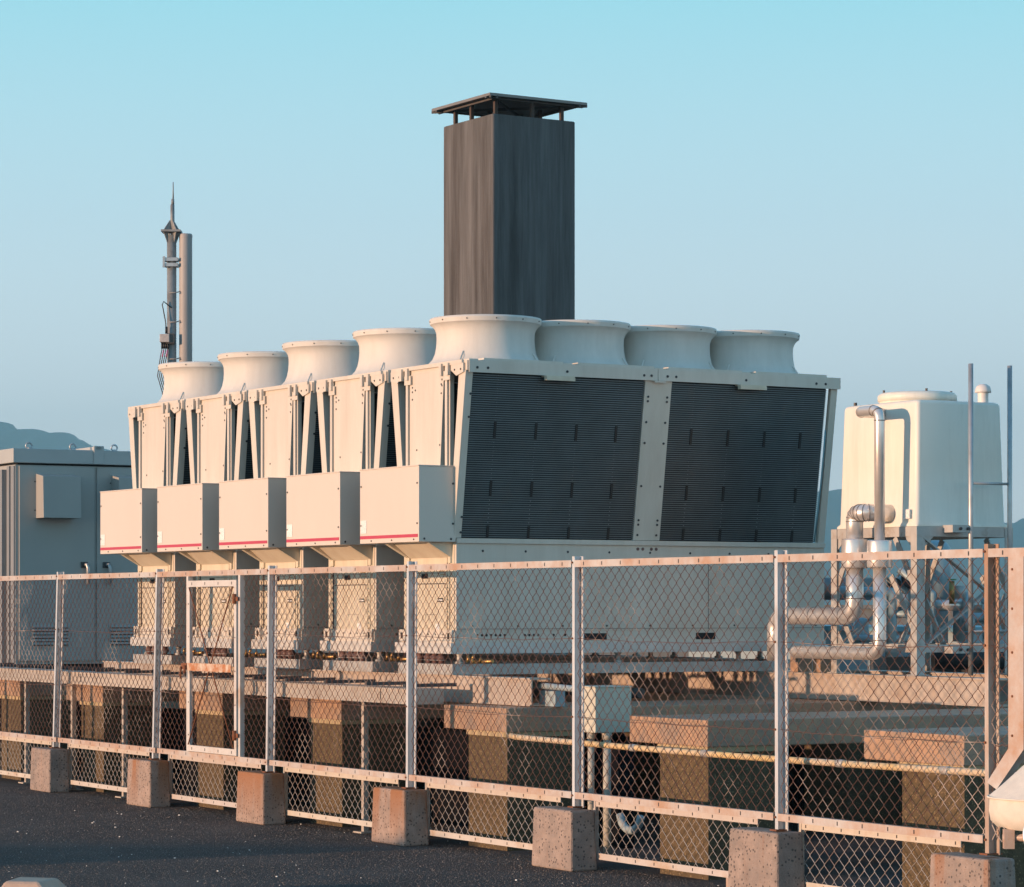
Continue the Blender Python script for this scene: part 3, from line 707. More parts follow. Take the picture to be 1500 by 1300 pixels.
# ------------------------------------------------------------------ mast and radome
def mast():
    D = 40.0; s = FOC/D; X = lambda px: (px-CX)/s; Z = lambda py: EYE+(HY-py)/s
    t = thing('antenna_mast', 'slim steel antenna mast with a pointed tip and hanging cables', 'antenna mast', W, (X(251.5), D, 0))
    x = X(251.5)
    mb = MB(); mb.tube([(x, D, 0), (x, D, Z(345))], 6.9/s, 20)
    mb.build('pole', MASTM, t)
    mb = MB(); mb.tube([(x+.01, D, Z(345)), (x+.01, D, Z(300))], 3.0/s, 14); mb.tube([(x+.015, D, Z(300)), (x+.015, D, Z(292))], 2.2/s, 12); mb.tube([(x+.02, D, Z(292)), (x+.02, D, Z(267))], [.010, .006], 8); mb.build('rod', MASTM, t)
    mb = MB()
    mb.box(x-.13, x+.13, D-.13, D+.13, Z(341), Z(338))
    for a in (0, 1, 2, 3):
        c, q = [(1, 0), (0, 1), (-1, 0), (0, -1)][a]; c, q = c*.8-q*.6, c*.6+q*.8
        def P(r, z): return (x+c*r, D+q*r, z)
        n = (-q*.006, c*.006)
        def quad(rs):
            A = [(p[0]-n[0], p[1]-n[1], p[2]) for p in rs]; B = [(p[0]+n[0], p[1]+n[1], p[2]) for p in rs]; k = len(rs)
            mb.add(A+B, [list(range(k))[::-1], list(range(k, 2*k))]+[(i, (i+1) % k, k+(i+1) % k, k+i) for i in range(k)])
        quad([P(.02, Z(338)), P(.125, Z(338)), P(.03, Z(323))]); quad([P(.05, Z(341)), P(.125, Z(341)), P(.07, Z(356))])
    mb.build('flange', MASTM, t)
    for py in (381, 389):
        mb = MB(); mb.box(x-.09, x+.09, D-.09, D+.09, Z(py+2.5), Z(py-2.5)); mb.box(x-.11, x-.08, D-.1, D-.07, Z(py+4), Z(py-4)); mb.bar((x+.08, D-.05, Z(py)), (X(268), D, Z(py)), .02, .03); mb.build('clamp', GALV, t)
    for py in (430, 473, 527):
        mb = MB(); mb.tube([(x-.02, D-.08, Z(py)), (x+.07, D-.10, Z(py)), (X(267), D-.04, Z(py-3))], .008, 6); mb.build('cable_tie', MASTM, t)
    mb = MB(); bxm = X(243)
    mb.box(bxm-.065, bxm+.065, D-.16, D-.04, Z(503), Z(491)); mb.box(bxm+.02, bxm+.13, D-.13, D+.02, Z(505), Z(490), 1)
    mb.build('splitter_box', [mat('splitter_paint', (.48, .44, .42), .6, var=.15, vscale=30), DSTEEL], t, bevel=.008)
    for k in range(4):
        mb = MB(); xx = bxm-.04+.026*k
        mb.tube([(xx, D-.1, Z(503)), (xx, D-.1, Z(512)), (xx-.03, D-.1, Z(530)), (xx-.06, D-.1, Z(552)), (xx+.0, D-.08, Z(575)), (xx+.1, D-.05, Z(640)), (xx+.1, D-.05, .3)], .007, 6)
        if k % 2: mb.tube([(xx-.004, D-.1, Z(514)), (xx-.022, D-.1, Z(524))], .0105, 6, 1)
        mb.tube([(xx, D-.1, Z(503)), (xx, D-.1, Z(512))], .013, 8, 0)
        mb.build('cable', [CAB_BLK, CAB_PNK], t)
    mb = MB(); mb.tube([(X(245), D-.1, Z(490)), (X(244), D-.1, Z(474)), (X(241), D-.1, Z(458)), (X(239), D-.1, Z(448)), (X(241), D-.1, Z(443)), (X(246), D-.08, Z(447)), (X(252), D-.06, Z(452))], .008, 6); mb.tube([(X(245), D-.1, Z(490)), (X(245), D-.1, Z(480))], .017, 8); mb.build('cable', CAB_BLK, t)
    c = X(272); mb = MB(); r = 9.6/s
    mb.lathe((c, D, 0), [(r*.98, 0), (r*.98, .1), (r, .1), (r, Z(349))], 28); mb.lathe((c, D, 0), [(r, Z(349)), (r*1.03, Z(349)), (r*1.03, Z(344.5)), (r*.9, Z(343)), (.001, Z(343))], 28, 0, False)
    solo('radome_cylinder', mb, CYL, W, 'plain beige vertical cylinder antenna right behind the slim mast', 'antenna')
mast()

# ------------------------------------------------------------------ grey cabinet at the left
K = Frame((22.5-CX)/FOC*30, 30, (.489, -.872))
def cabinet():
    z0 = EYE-(973.5-HY)/FOC*30; z1 = EYE+(HY-678)/FOC*30; zr = EYE+(HY-657)/FOC*30
    L = 3.3; Dp = 2.2
    t = thing('switchgear_cabinet', 'large grey outdoor switchgear cabinet with vent hoods at the left', 'cabinet', K, (-Dp/2, L/2, z0-.1))
    mb = MB(); mb.box(-Dp, 0, 0, L, z0, z1-.02); mb.build('body', CAB, t)
    mb = MB(); mb.box(-Dp+.06, -.05, .05, L-.05, z0-.1, z0); mb.build('base', BLACK, t)
    mb = MB(); mb.box(-Dp, -.03, .03, L, z1-.02, z1, 1)
    ys = K.sy(135, 0); ye = K.sy(150, 0)
    mb.box(-Dp-.03, .035, -.035, L+.03, z1, zr); mb.box(.035, .05, ys, ye, z1, zr+.045); mb.box(-Dp, .05, ys+.02, ye-.02, zr, zr+.04)
    mb.build('roof', [CABTOP, BLACK], t, bevel=.006)
    for y in (.18, ys-.17, ys+.28):
        mb = MB()
        mb.tube([(-.1+.0, y+.032*math.cos(a), zr+.035+.032*math.sin(a)) for a in [2*math.pi*k/14 for k in range(15)]], .009, 8); mb.tube([(-.1, y, zr), (-.1, y, zr+.02)], .02, 8); mb.build('lifting_eye', GALV, t)
    # doors with seams
    dd = [(0.035, ys+.02), (ys+.045, K.sy(205, 0)+.6)]
    for (a, b) in dd:
        mb = MB(); mb.box(.0, .018, a, b, z0+.03, z1-.03); d = mb.build('door', CAB, t, bevel=.004)
        ph = K.sy(123 if a < .1 else 155, 0)
        zc = EYE+(HY-827)/FOC*30
        mb = MB(); mb.box(.018, .03, ph-.04, ph+.03, zc-.03, zc+.03, 1); mb.tube([(.03, ph, zc), (.06, ph+.01, zc+.005), (.065, ph+.02, zc-.03), (.065, ph+.022, zc-.2)], .018, 10); mb.build('handle', [GALV, SCREW], d)
        yl = a+(.16 if a < .1 else .12); yh = yl+.52
        lz0 = EYE-(947-HY)/FOC*30; lz1 = EYE-(914-HY)/FOC*30
        yl = K.sy(44 if a < .1 else 158, 0); yh = yl+.42
        mb = MB(); mb.box(.018, .022, yl, yh, lz0, lz1)
        for k in range(6):
            z = lz0+.015+(lz1-lz0-.02)*k/6; mb.prism([(.022, z), (.042, z), (.022, z+.024)], 'y', 0, 1) if False else mb.hexa([(.022, yl+.02, z), (.036, yl+.02, z), (.036, yh-.02, z), (.022, yh-.02, z), (.022, yl+.02, z+.024), (.024, yl+.02, z+.024), (.024, yh-.02, z+.024), (.022, yh-.02, z+.024)])
        for k in range(6): z = lz0+.015+(lz1-lz0-.02)*k/6; mb.box(.022, .025, yl+.02, yh-.02, z-.010, z-.001, 1)  # black strips paint shade under each slat
        mb.build('louvre', [CAB, BLACK], d)
        y0 = K.sy(64 if a < .1 else 175, .24); hz0 = EYE+(HY-759)/FOC*30; hz1 = EYE+(HY-698)/FOC*30
        y1 = y0+.40
        mb = MB(); mb.hexa([(.018, y0, hz0), (.24, y0, hz0), (.24, y1, hz0), (.018, y1, hz0), (.018, y0, hz1+.03), (.22, y0, hz1), (.22, y1, hz1), (.018, y1, hz1+.03)])
        mb.box(.018, .022, y0-.02, y1+.02, hz0, hz1+.05)
        for z in (hz0+.08, hz1-.05): mb.disc((.022, y0-.012, z), 'x', .008, .005, 1)
        mb.build('vent_hood', [CAB, SCREW], d, bevel=.003)
    # end panels, shade put into their darker grey
    mb = MB(); mb.box(-.10, -.01, -.014, 0, z0, z1-.03); mb.box(-Dp, -.26, -.05, 0, z0, z1-.06); mb.box(-.20, -.13, -.02, 0, z0, z1-.03)
    mb.build('end_panel', mat('cabinet_end_shade_paint', (.24, .25, .26), .5, var=.05), t)
cabinet()
mb = MB(); mb.box(-3, .3, -.3, 4.2, 0, EYE-(973.5-HY)/FOC*30-.102)
solo('cabinet_plinth', mb, CONC, K, 'concrete plinth hidden in shade beneath the grey cabinet', 'plinth')

# ------------------------------------------------------------------ water tank
TY = 3.02
tcx = F.sx(1343, TY)
def tank():
    zb = F.sz(tcx, TY, 771); zt = F.sz(tcx, TY, 584)
    Wd = .86; Dd = F.sy(1473, tcx)-TY
    c = (tcx-Wd/2, TY+Dd/2)
    t = thing('water_tank', 'cream fibreglass water tank with a round lid on a steel frame', 'water tank', F, (c[0], c[1], zb))
    def ring(hx, hy, r, z, n=5):
        pts = []
        for (sx_, sy_, a0) in ((1, 1, 0), (-1, 1, 90), (-1, -1, 180), (1, -1, 270)):
            for k in range(n+1):
                a = R(a0+90*k/n); pts.append((c[0]+sx_*(hx-r)+r*math.cos(a), c[1]+sy_*(hy-r)+r*math.sin(a), z))
        return pts
    hx, hy = Wd/2, Dd/2; Ht = zt-zb; tp = .02
    levels = [(hx+.015, hy+.015, .02, zb), (hx+.015, hy+.015, .02, zb+.012), (hx, hy, .024, zb+.03), (hx-tp*.5, hy-tp*.5, .026, zb+Ht*.5), (hx-tp, hy-tp, .026, zt-.030), (hx-tp-.006, hy-tp-.006, .028, zt-.012), (hx-tp-.022, hy-tp-.022, .035, zt-.003), (hx-tp-.08, hy-tp-.08, .05, zt)]
    rings = [ring(*l) for l in levels]; n = len(rings[0]); vs = [p for r_ in rings for p in r_]
    fs = [(i*n+k, i*n+(k+1) % n, (i+1)*n+(k+1) % n, (i+1)*n+k) for i in range(len(rings)-1) for k in range(n)]+[list(range((len(rings)-1)*n, len(rings)*n))]
    mb = MB(); mb.add(vs, fs, 0, True); mb.add(rings[0], [list(range(n))[::-1]])
    mb.build('shell', TANK, t)
    mb = MB(); lr = .262
    mb.lathe((c[0]-.02, c[1]-.02, 0), [(lr-.01, zt-.002), (lr-.01, zt+.018), (lr, zt+.018), (lr, zt+.055), (lr-.02, zt+.072), (lr-.06, zt+.077), (.001, zt+.077)], 48)
    for a in (1.2, 2.9, 4.4, 5.9): mb.disc((c[0]-.02+(lr-.03)*math.cos(a), c[1]-.02+(lr-.03)*math.sin(a), zt+.07), 'z', .008, .02, 1)
    mb.build('lid', [TANK, SCREW], t)
    vx, vy = tcx-.10, F.sy(1440, tcx-.10)
    mb = MB(); z = zt-.01
    mb.lathe((vx, vy, 0), [(.035, z), (.035, z+.075)], 20); mb.lathe((vx, vy, 0), [(.035, z+.075), (.054, z+.075), (.054, z+.088), (.045, z+.115), (.025, z+.13), (.001, z+.133)], 24); mb.build('vent_cap', mat('white_plastic', (.72, .68, .64), .5), t)
    mb = MB(); mb.box(tcx-.125, tcx-.05, TY-.022, TY-.014, zb+.05, zb+.11); mb.build('data_plate', STICK, t)
    mb = MB(); mb.disc((c[0]-.33, c[1]-.3, zt-.01), 'z', .012, .03); mb.build('bolt', SCREW, t)
    # frame
    zf0 = 1.067
    t = thing('tank_stand', 'galvanised steel frame with cross braces under the water tank', 'steel frame', F, (c[0], c[1], zf0))
    X0, X1, Y0, Y1 = c[0]-hx-.05, c[0]+hx+.04, c[1]-hy-.03, c[1]+hy+.03
    L = .065
    corner = [(X0, Y0), (X1, Y0), (X1, Y1), (X0, Y1)]
    for (x, y) in corner:
        mb = MB(); sx_ = 1 if x == X0 else -1; sy_ = 1 if y == Y0 else -1
        mb.box(x, x+sx_*L, y, y+sy_*.006, zf0, zb-.002); mb.box(x, x+sx_*.006, y+sy_*.006, y+sy_*L, zf0, zb-.002); mb.box(x-.02*sx_, x+sx_*.09, y-.02*sy_, y+sy_*.09, zf0, zf0+.008); mb.build('leg', GALV2, t)
    for z0, z1, nm in ((zb-.066, zb-.002, 'top_frame'), (zf0+.15, zf0+.20, 'bottom_frame')):
        mb = MB()
        mb.box(X0+L, X1-L, Y0+.006, Y0+.012, z0, z1); mb.box(X0+L, X1-L, Y1-.012, Y1-.006, z0, z1); mb.box(X1-.012, X1-.006, Y0+L, Y1-L, z0, z1); mb.box(X0+.006, X0+.012, Y0+L, Y1-L, z0, z1)
        mb.box(X0+.08, X1-.08, Y0+.012, Y0+.06, z1-.008, z1-.002); mb.box(X0+.08, X1-.08, Y0+.3, Y0+.36, z0, z1-.002)
        mb.build(nm, GALV2, t)
    zl, zh = zf0+.2, zb-.07; xm = (X0+X1)/2; ym = (Y0+Y1)/2; zm = (zl+zh)/2
    def br(a, b):
        mb = MB(); mb.bar(a, b, .045, .010); mb.build('brace', GALV2, t)
    for y in (Y0+.02, Y1-.02):
        br((X0+.03, y, zh), (xm, y, zl)) if False else None
        br((X0+.03, y, zm), (X0+.22, y, zh)); br((X0+.03, y, zm-.05), (X0+.22, y, zl)); br((X1-.03, y, zm), (X1-.26, y, zh)); br((X1-.03, y, zl+.06), (X1-.30, y, zm+.1))
    for x in (X1-.02, X0+.02):
        br((x, Y0+.05, zh), (x, Y1-.2, zm)); br((x, Y1-.2, zm), (x, Y0+.08, zl)); br((x, Y1-.04, zm-.02), (x, Y1-.22, zl))
    # gussets
    for (x, s_) in ((X0+.006, 1), (X1-.006, -1)):
        mb = MB(); mb.prism([(x, zb-.06), (x+s_*.15, zb-.06), (x, zb-.19)], 'y', Y0+.012, Y0+.016); mb.build('gusset', GALV2, t)
        mb = MB(); mb.prism([(x, zf0+.2), (x+s_*.13, zf0+.2), (x, zf0+.36)], 'y', Y0+.012, Y0+.016); mb.build('gusset', GALV2, t)
    mb = MB(); mb.prism([(Y0+.01, zb-.06), (Y0+.15, zb-.06), (Y0+.01, zb-.19)], 'x', X1-.016, X1-.012)
    mb.build('gusset', GALV2, t)
    # ladder
    lx = X1+.09
    t = thing('ladder', 'tubular steel ladder standing up past the right side of the tank', 'ladder', F, (lx, TY+.6, zf0))
    ya = F.sy(1422, lx); yb_ = F.sy(1479, lx)
    for y, py in ((ya, 533), (yb_, 536)):
        mb = MB(); mb.tube([(lx, y, zf0), (lx, y, F.sz(lx, y, py))], .0165, 14); mb.build('rail', GALV, t)
    zr = F.sz(lx, ya, 708); k = 0
    while zr > zf0+.1:
        mb = MB(); mb.tube([(lx, ya, zr), (lx, yb_, zr)], .009, 10); mb.build('rung', GALV, t); zr -= .96 if k == 0 else .5; k += 1
    for py in (775, 952):
        z = F.sz(lx, ya, py); mb = MB(); mb.box(lx-.10, lx+.006, ya-.15, ya+.0, z-.024, z+.024); mb.disc((lx+.006, ya-.03, z), 'x', .01, .012, 1); mb.disc((lx+.006, ya-.09, z), 'x', .01, .012, 1); mb.build('bracket', [GALV2, SCREW], t)
    # lagged pipes
    def elbow(path, r, seg=5, kk=2.0):
        out = [Vector(path[0])]
        for a, b, c_ in zip(path, path[1:], path[2:]):
            a, b, c_ = Vector(a), Vector(b), Vector(c_); rr = r*kk
            p = b+(a-b).normalized()*rr; q = b+(c_-b).normalized()*rr
            for k in range(seg+1):
                u = k/seg; out.append(p*(1-u)**2+b*2*u*(1-u)+q*u*u)
        out.append(Vector(path[-1])); return out
    py_ = TY-.20
    def pt(px, py, y=None, ref=None):
        y = py_ if y is None else y; x = F.sx(px, y); return (x, y, F.sz(x, y, py))
    # thin line
    t = thing('overflow_pipe', 'thin silver lagged pipe bending from the tank top down to the left', 'pipe', F, (F.sx(1290, py_), py_, zf0))
    a = pt(1256, 604); b = pt(1288.5, 603); d = pt(1289, 958); e = pt(1160, 955)
    r = .034
    top = elbow([(a[0]-.02, TY+.05, a[2]), a, (b[0], b[1], a[2]), (b[0], b[1], F.sz(b[0], py_, 800))], r)
    mb = MB(); mb.tube(top, r, 20); mb.build('upper_run', LAG, t)
    for i in (3, 7, 9, 12):
        p = top[min(i, len(top)-2)]; q = top[min(i, len(top)-2)+1]; dd_ = (q-p).normalized()*.003; mb = MB(); mb.tube([p-dd_, p+dd_], r+.0025, 20)
        mb.build('joint_band', LAGJ, t)
    zs1 = F.sz(b[0], py_, 792); zs0 = F.sz(b[0], py_, 832)
    mb = MB(); mb.tube([(b[0], py_, zs0), (b[0], py_, zs0+.008), (b[0], py_, zs1-.008), (b[0], py_, zs1)], [.078, .082, .082, .078], 24); mb.build('sleeve', LAG, t)
    mb = MB(); low = elbow([(b[0], py_, zs0), (b[0], py_, d[2]), (e[0], py_, d[2]), (e[0]-.02, py_+.3, d[2])], .043); mb.tube(low, .043, 20); mb.build('lower_run', LAG, t)
    for p, q in ((low[1], low[0]), (low[6], low[7]), ((low[6]+low[7])/2, low[7])):
        p, q = Vector(p), Vector(q); dd_ = (q-p).normalized()*.003; mb = MB(); mb.tube([p-dd_, p+dd_], .0452, 20); mb.build('joint_band', LAGJ, t)
    # thick line
    t = thing('supply_pipe', 'thick silver lagged pipe with a segmented bend at the tank foot', 'pipe', F, (F.sx(1252, py_), py_, zf0))
    c0 = pt(1252, 752); r = .056
    xs = c0[0]; zt_ = c0[2]
    up = elbow([(xs+.115, TY+.03, zt_), (xs+.115, py_, zt_), (xs, py_, zt_), (xs, py_, F.sz(xs, py_, 800))], r, 4, 1.0)
    mb = MB(); mb.tube(up, r, 22); mb.build('upper_run', LAG, t)
    for i in range(2, len(up)-1):
        p = up[i]; q = up[i+1]; dd_ = (q-p).normalized()*.0025; mb = MB(); mb.tube([p-dd_, p+dd_], r+.0025, 22); mb.build('joint_band', LAGJ, t)
    zs1 = F.sz(xs, py_, 790)
    mb = MB(); mb.tube([(xs, py_, zs0), (xs, py_, zs0+.008), (xs, py_, zs1-.008), (xs, py_, zs1)], [.083, .087, .087, .083], 24); mb.build('sleeve', LAG, t)
    zl = F.sz(xs, py_, 903); xe = F.sx(1136, py_)
    low = elbow([(xs, py_, zs0), (xs, py_, zl), (xe, py_, zl), (xe, py_, F.sz(xe, py_, 968))], .058)
    mb = MB(); mb.tube(low, .058, 22); mb.build('lower_run', LAG, t)
    for p, q in ((low[1], low[0]), (low[6], low[7]), ((low[6]+low[7])/2, low[7]), (low[7], low[6])):
        p, q = Vector(p), Vector(q); dd_ = (q-p).normalized()*.003; mb = MB(); mb.tube([p-dd_, p+dd_], .0605, 22); mb.build('joint_band', LAGJ, t)
    for px in (1172, 1205):
        x = F.sx(px, TY+.05); mb = MB(); mb.box(x-.045, x+.045, TY-.0, TY+.12, 1.067, 1.19); solo('pipe_support', mb, CONC, F, 'pale block %s under the silver pipes on the bright beam' % ('left of its twin' if px == 1172 else 'right of its twin'), 'support block', 'support blocks under the silver pipes')
tank()

# ------------------------------------------------------------------ plant behind the tank
def plant():
    B = Frame((1300-CX)/FOC*26, 26, (.489, -.872))
    s = FOC/26
    Z = lambda py: EYE+(HY-py)/s
    # low casing with blue sheet top
    x0 = -3.2; x1 = 1.2
    mb = MB(); mb.box(x0, x1, .0, 1.6, 0.0, Z(925)); mb.box(x0-.03, x1+.03, -.04, 1.65, Z(925), Z(918), 1)
    for k in range(9): mb.box(x0+.25+k*.5, x0+.27+k*.5, -.006, 0, .1, Z(935))
    solo('low_plant_casing', mb, [BLUEC, TEAL], B, 'low blue grey casing behind the tank frame', 'equipment casing')
    D = 24.0; s2 = FOC/D; X = lambda px: (px-CX)/s2; Zz = lambda py: EYE+(HY-py)/s2
    t = thing('pump_unit', 'pump and pressure vessels behind the tank frame', 'pump', W, (X(1390), D, 0))
    def vert(px, y0, y1, r, m=BLUEC, nm='vessel'):
        mb = MB(); a, b = Zz(y1), Zz(y0)
        mb.tube([(X(px), D, a), (X(px), D, b-r*.5), (X(px), D, b-r*.15), (X(px), D, b)], [r, r, r*.7, r*.25], 18); mb.build(nm, m, t)
    vert(1375, 845, 960, .075); vert(1326, 842, 905, .06); vert(1345, 850, 960, .05); vert(1405, 860, 940, .05)
    mb = MB(); mb.tube([(X(1352), D-.2, Zz(887)), (X(1420), D-.2, Zz(887))], .045, 18); mb.tube([(X(1352), D-.2, Zz(887)), (X(1352), D-.2, Zz(1010))], .045, 14); mb.build('pipe_run', LAG, t)
    mb = MB(); mb.tube([(X(1335), D-.1, Zz(847)), (X(1335)+.01, D+.25, Zz(847))], .09, 20); mb.tube([(X(1309), D-.1, Zz(856)), (X(1309), D+.1, Zz(856))], .05, 16); mb.build('motor', CAB_BLK, t)
    mb = MB(); mb.box(X(1296), X(1500), D-.1, D+1.0, 0, Zz(962)); mb.build('base', DSTEEL, t)
    BP = mat('blue_grey_pipe', (.33, .45, .50), .45, .1, var=.1)
    vert(1372, 792, 880, .11, BP, 'tank_vessel'); vert(1262, 905, 965, .06, BP, 'vessel'); vert(1452, 862, 960, .07, BP, 'vessel')
    for pts, rr_ in ((((1225, 868), (1300, 868), (1300, 962)), .05), (((1300, 900), (1346, 900), (1346, 960)), .035), (((1400, 905), (1470, 905)), .04), (((1408, 868), (1408, 905)), .03), (((1310, 835), (1360, 870), (1360, 905)), .028), (((1430, 880), (1470, 880), (1470, 960)), .03), (((1240, 935), (1330, 935)), .03)):
        mb = MB(); mb.tube([(X(a), D-.25, Zz(b)) for a, b in pts], rr_, 14); mb.build('pipe', BP, t)
    for a, b in ((1315, 880), (1350, 925), (1412, 915), (1440, 905), (1398, 868)):
        mb = MB(); mb.tube([(X(a), D-.30, Zz(b)-.05), (X(a), D-.30, Zz(b)+.05)], .045, 12); mb.build('flange', GALV2, t)
    mb = MB(); mb.tube([(X(1360), D-.3, Zz(965)), (X(1460), D-.3, Zz(965))], .085, 18); mb.build('drain_pipe', CAB_BLK, t)
    t2 = thing('gate_valve', 'small brass valve with a green handwheel between the pipes', 'valve', W, (X(1385), D-.35, Zz(885)))
    mb = MB(); mb.tube([(X(1385), D-.35, Zz(885)), (X(1385), D-.35, Zz(852))], .022, 12); mb.build('stem', BRASS, t2)
    mb = MB(); mb.tube([(X(1385)+.03*math.cos(a), D-.35+.03*math.sin(a), Zz(850)) for a in [2*math.pi*k/14 for k in range(15)]], .007, 6); mb.build('handwheel', mat('green_handwheel', (.10, .25, .12), .5), t2)
    mb = MB(); mb.box(X(1213), X(1440), 26.6, 26.9, Zz(845)-.1, Zz(833)-.1); mb.tube([(X(1210), 26.4, Zz(860)), (X(1330), 26.4, Zz(860))], .10, 18, 1)
    for px in (1222, 1300, 1420): mb.box(X(px)-.03, X(px)+.03, 26.65, 26.8, 0, Zz(845)-.1)
    solo('pipe_rack', mb, [BLUEC, LAGJ], W, 'far pipe rack with a dark main behind the tank frame', 'pipe rack')
    # far parapet
    mb = MB(); mb.box(-14, 16, 46, 46.3, 0, 1.50); mb.box(-14, 16, 45.95, 46.35, 1.50, 1.56)
    solo('parapet_wall', mb, WALLP, W, 'long low concrete parapet at the far edge of the roof', 'wall')
plant()

# ------------------------------------------------------------------ things at the borders
def HYP(y): return (y-12)*math.tan(R(SUN_EL))/math.sin(R(SUN_AZ))
SUN_EL = 3.4; SUN_AZ = 27.0
def borders():
    D = 12.4; s = FOC/D; X = lambda px: (px-CX)/s; Z = lambda py: EYE+(HY-py)/s
    cx, r = X(1546), (1546-1449)/s
    t = thing('covered_lamp', 'white canvas cover tied over a round fitting at the right border', 'canvas cover', W, (cx, D, 0))
    mb = MB(); n = 40; prof = [(r*.86, Z(1212)), (r*.97, Z(1203)), (r*1.0, Z(1190)), (r*.99, Z(1167)), (r*.80, Z(1151)), (r*.5, Z(1125)), (r*.2, Z(1099)), (.01, Z(1090))]
    vs = []; rr = random.Random(5)
    ph = [rr.uniform(0, 6) for _ in prof]
    for i, (q, z) in enumerate(prof):
        for k in range(n):
            th = 2*math.pi*k/n; w_ = 1+.018*math.sin(7*th+ph[i]*.3)+.012*math.sin(13*th+ph[i]); vs.append((cx+q*w_*math.cos(th), D+q*w_*math.sin(th), z+.004*math.sin(5*th+ph[i])))
    fs = [(i*n+k, i*n+(k+1) % n, (i+1)*n+(k+1) % n, (i+1)*n+k) for i in range(len(prof)-1) for k in range(n)]
    mb.add(vs, [f for i, f in enumerate(fs) if i < 3*n], 0, True); mb.add(vs, [f for i, f in enumerate(fs) if i >= 3*n], 0, True); mb.tube([(cx+r*1.01*math.cos(2*math.pi*k/40), D+r*1.01*math.sin(2*math.pi*k/40), Z(1168)) for k in range(41)], .005, 6)
    mb.build('cover', CANV, t)
    mb = MB(); rc = (X(1502), D-.24, Z(1217)); mb.tube([(rc[0]+.045*math.cos(a), rc[1]+.01*math.sin(a), rc[2]+.07*math.sin(a)) for a in [2*math.pi*k/22 for k in range(23)]], .0085, 10); mb.build('ring', LAG, t)
    mb = MB(); mb.tube([(X(1462), D-.12, Z(1224)), (X(1620), D-.12, Z(1224))], .016, 12); mb.box(X(1463), X(1478), D-.14, D-.10, Z(1240), Z(1212)); mb.tube([(cx, D, 0), (cx, D, Z(1205))], .04, 12); mb.build('stand', RAIL, t)
    # kerb piece in the lower left corner
    mb = MB(); D = 15.45; s = FOC/D
    x = (8-CX)/s
    mb.hexa([(-2.66, 15.15, 0), (-2.30, 15.05, 0), (-2.24, 15.5, 0), (-2.62, 15.5, 0), (-2.58, 15.20, .115), (-2.40, 15.15, .115), (-2.34, 15.40, .112), (-2.55, 15.44, .115)])
    solo('kerb_stone', mb, mat('kerb_concrete', (.52, .37, .28), .85, var=.12, bump=.3), W, 'pale chamfered kerb stone in the bottom left corner', 'kerb stone', bevel=.015)
    # unseen shadow caster added outside the left border for the bands across the roof
    t = thing('shadow_caster_boards', 'unseen two board shadow caster added outside the left border', 'shadow caster', W, (-20, 12, 0))
    k = HYP
    for z0, z1 in ((k(17.04), k(19.08)), (k(16.25), k(16.80))):
        mb = MB(); mb.box(-34, -13.6-.0, 12, 12.03, z0, z1); mb.build('board', WALLP, t)
    for x in (-33, -28, -23, -18, -14):
        mb = MB(); mb.box(x-.05, x+.05, 12.03, 12.12, 0, .95); mb.build('upright', WALLP, t)
borders()

# ------------------------------------------------------------------ air, light, camera
HAZE = True
if HAZE:
    mb = MB(); mb.box(-740, 900, -5, 4000, -3, 262)
    m = bpy.data.materials.new('haze_air'); m.use_nodes = True; nt = m.node_tree; nt.nodes.clear()
    pv = nt.nodes.new('ShaderNodeVolumePrincipled'); mo = nt.nodes.new('ShaderNodeOutputMaterial')
    pv.inputs['Color'].default_value = (.42, .82, 1, 1); pv.inputs['Density'].default_value = .00034; pv.inputs['Anisotropy'].default_value = 0
    nt.links.new(pv.outputs[0], mo.inputs['Volume'])
    solo('haze', mb, m, W, None, None, kind='stuff')

sd = Vector((-math.cos(R(SUN_AZ))*math.cos(R(SUN_EL)), -math.sin(R(SUN_AZ))*math.cos(R(SUN_EL)), math.sin(R(SUN_EL))))      # towards the sun: from the left
w = bpy.data.worlds.new('World'); sc.world = w; w.use_nodes = True; nt = w.node_tree; nt.nodes.clear()
sky = nt.nodes.new('ShaderNodeTexSky'); sky.sky_type = 'NISHITA'; sky.sun_disc = False
sky.sun_elevation = R(SUN_EL); sky.sun_rotation = math.atan2(sd.x, sd.y); sky.air_density = 1.0; sky.dust_density = 1.0; sky.ozone_density = 3.0
bg = nt.nodes.new('ShaderNodeBackground'); bg.inputs['Strength'].default_value = .15
tc = nt.nodes.new('ShaderNodeTexCoord'); sep = nt.nodes.new('ShaderNodeSeparateXYZ'); nt.links.new(tc.outputs['Generated'], sep.inputs[0])
ramp = nt.nodes.new('ShaderNodeValToRGB'); el = ramp.color_ramp.elements
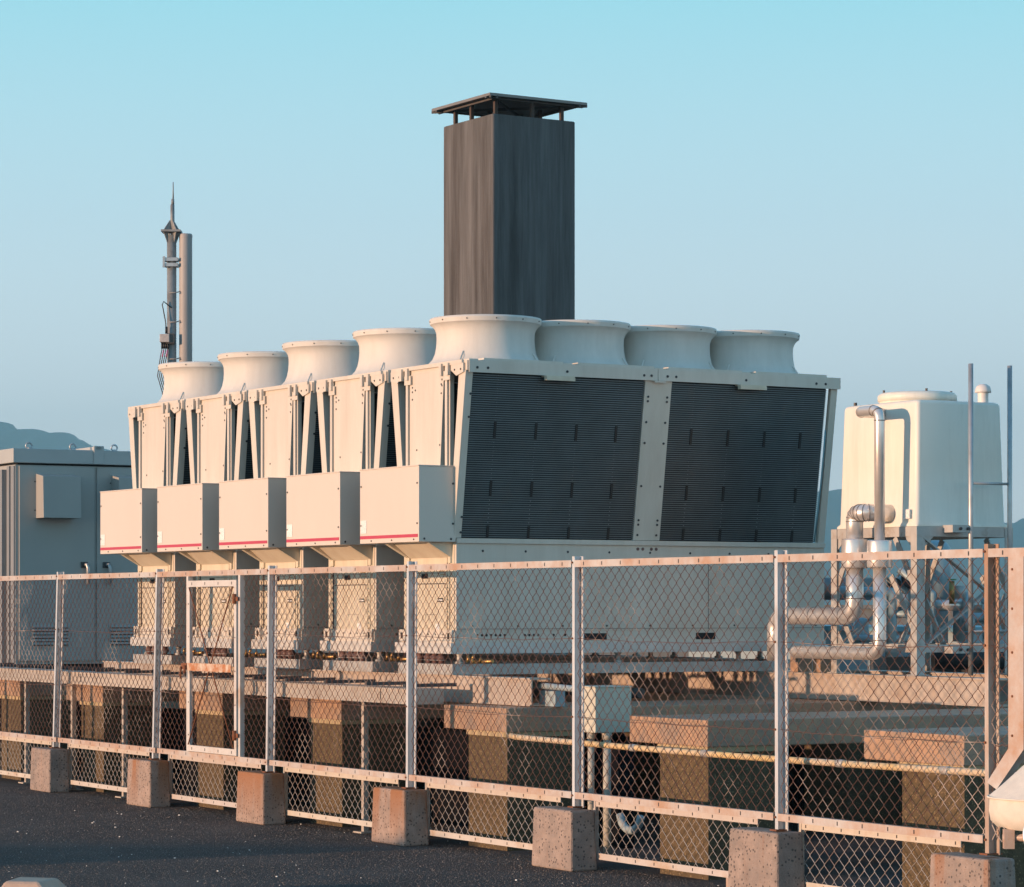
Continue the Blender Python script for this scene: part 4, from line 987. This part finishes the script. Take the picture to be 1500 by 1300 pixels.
stops = [(0.0, (.98, 1.0, 1.0)), (.03, (.98, 1.0, 1.0)), (.07, (.88, .95, .98)), (.13, (.59, .79, .87)), (.20, (.34, .70, .80)), (.32, (.17, .43, .58)), (.55, (.09, .28, .46)), (1.0, (.08, .22, .42))]
while len(el) < len(stops): el.new(.5)
for e, (p, c) in zip(el, stops): e.position = p; e.color = (*c, 1)
nt.links.new(sep.outputs['Z'], ramp.inputs['Fac'])
sc1 = nt.nodes.new('ShaderNodeVectorMath'); sc1.operation = 'SCALE'; sc1.inputs['Scale'].default_value = 1.26/.15
nt.links.new(ramp.outputs['Color'], sc1.inputs[0])
sc2 = nt.nodes.new('ShaderNodeVectorMath'); sc2.operation = 'SCALE'; sc2.inputs['Scale'].default_value = .12
nt.links.new(sky.outputs[0], sc2.inputs[0])
mul = nt.nodes.new('ShaderNodeVectorMath'); mul.operation = 'ADD'
out = nt.nodes.new('ShaderNodeOutputWorld')
nt.links.new(sc1.outputs[0], mul.inputs[0]); nt.links.new(sc2.outputs[0], mul.inputs[1]); nt.links.new(mul.outputs[0], bg.inputs['Color']); nt.links.new(bg.outputs[0], out.inputs['Surface'])
ld = bpy.data.lights.new('sun', 'SUN'); ld.energy = 4.65; ld.angle = R(.5); ld.color = (1.0, .605, .37)
lo = bpy.data.objects.new('sun', ld); C.objects.link(lo); lo.rotation_euler = (-sd).to_track_quat('-Z', 'Y').to_euler(); lo.location = (-20, 10, 10)

cam = bpy.data.cameras.new('camera'); co = bpy.data.objects.new('camera', cam); C.objects.link(co)
cam.sensor_fit = 'HORIZONTAL'; cam.sensor_width = 36.0; cam.lens = FOC/1500*36.0
cam.shift_y = (HY-650)/1500.0; cam.clip_start = .5; cam.clip_end = 12000
co.location = (0, 0, EYE); co.rotation_euler = (R(90), 0, 0)
sc.camera = co
sc.view_settings.view_transform = 'Standard'; sc.view_settings.look = 'None'; sc.view_settings.exposure = 0; sc.view_settings.gamma = 1
sc.cycles.volume_bounces = 0; sc.cycles.max_bounces = 8
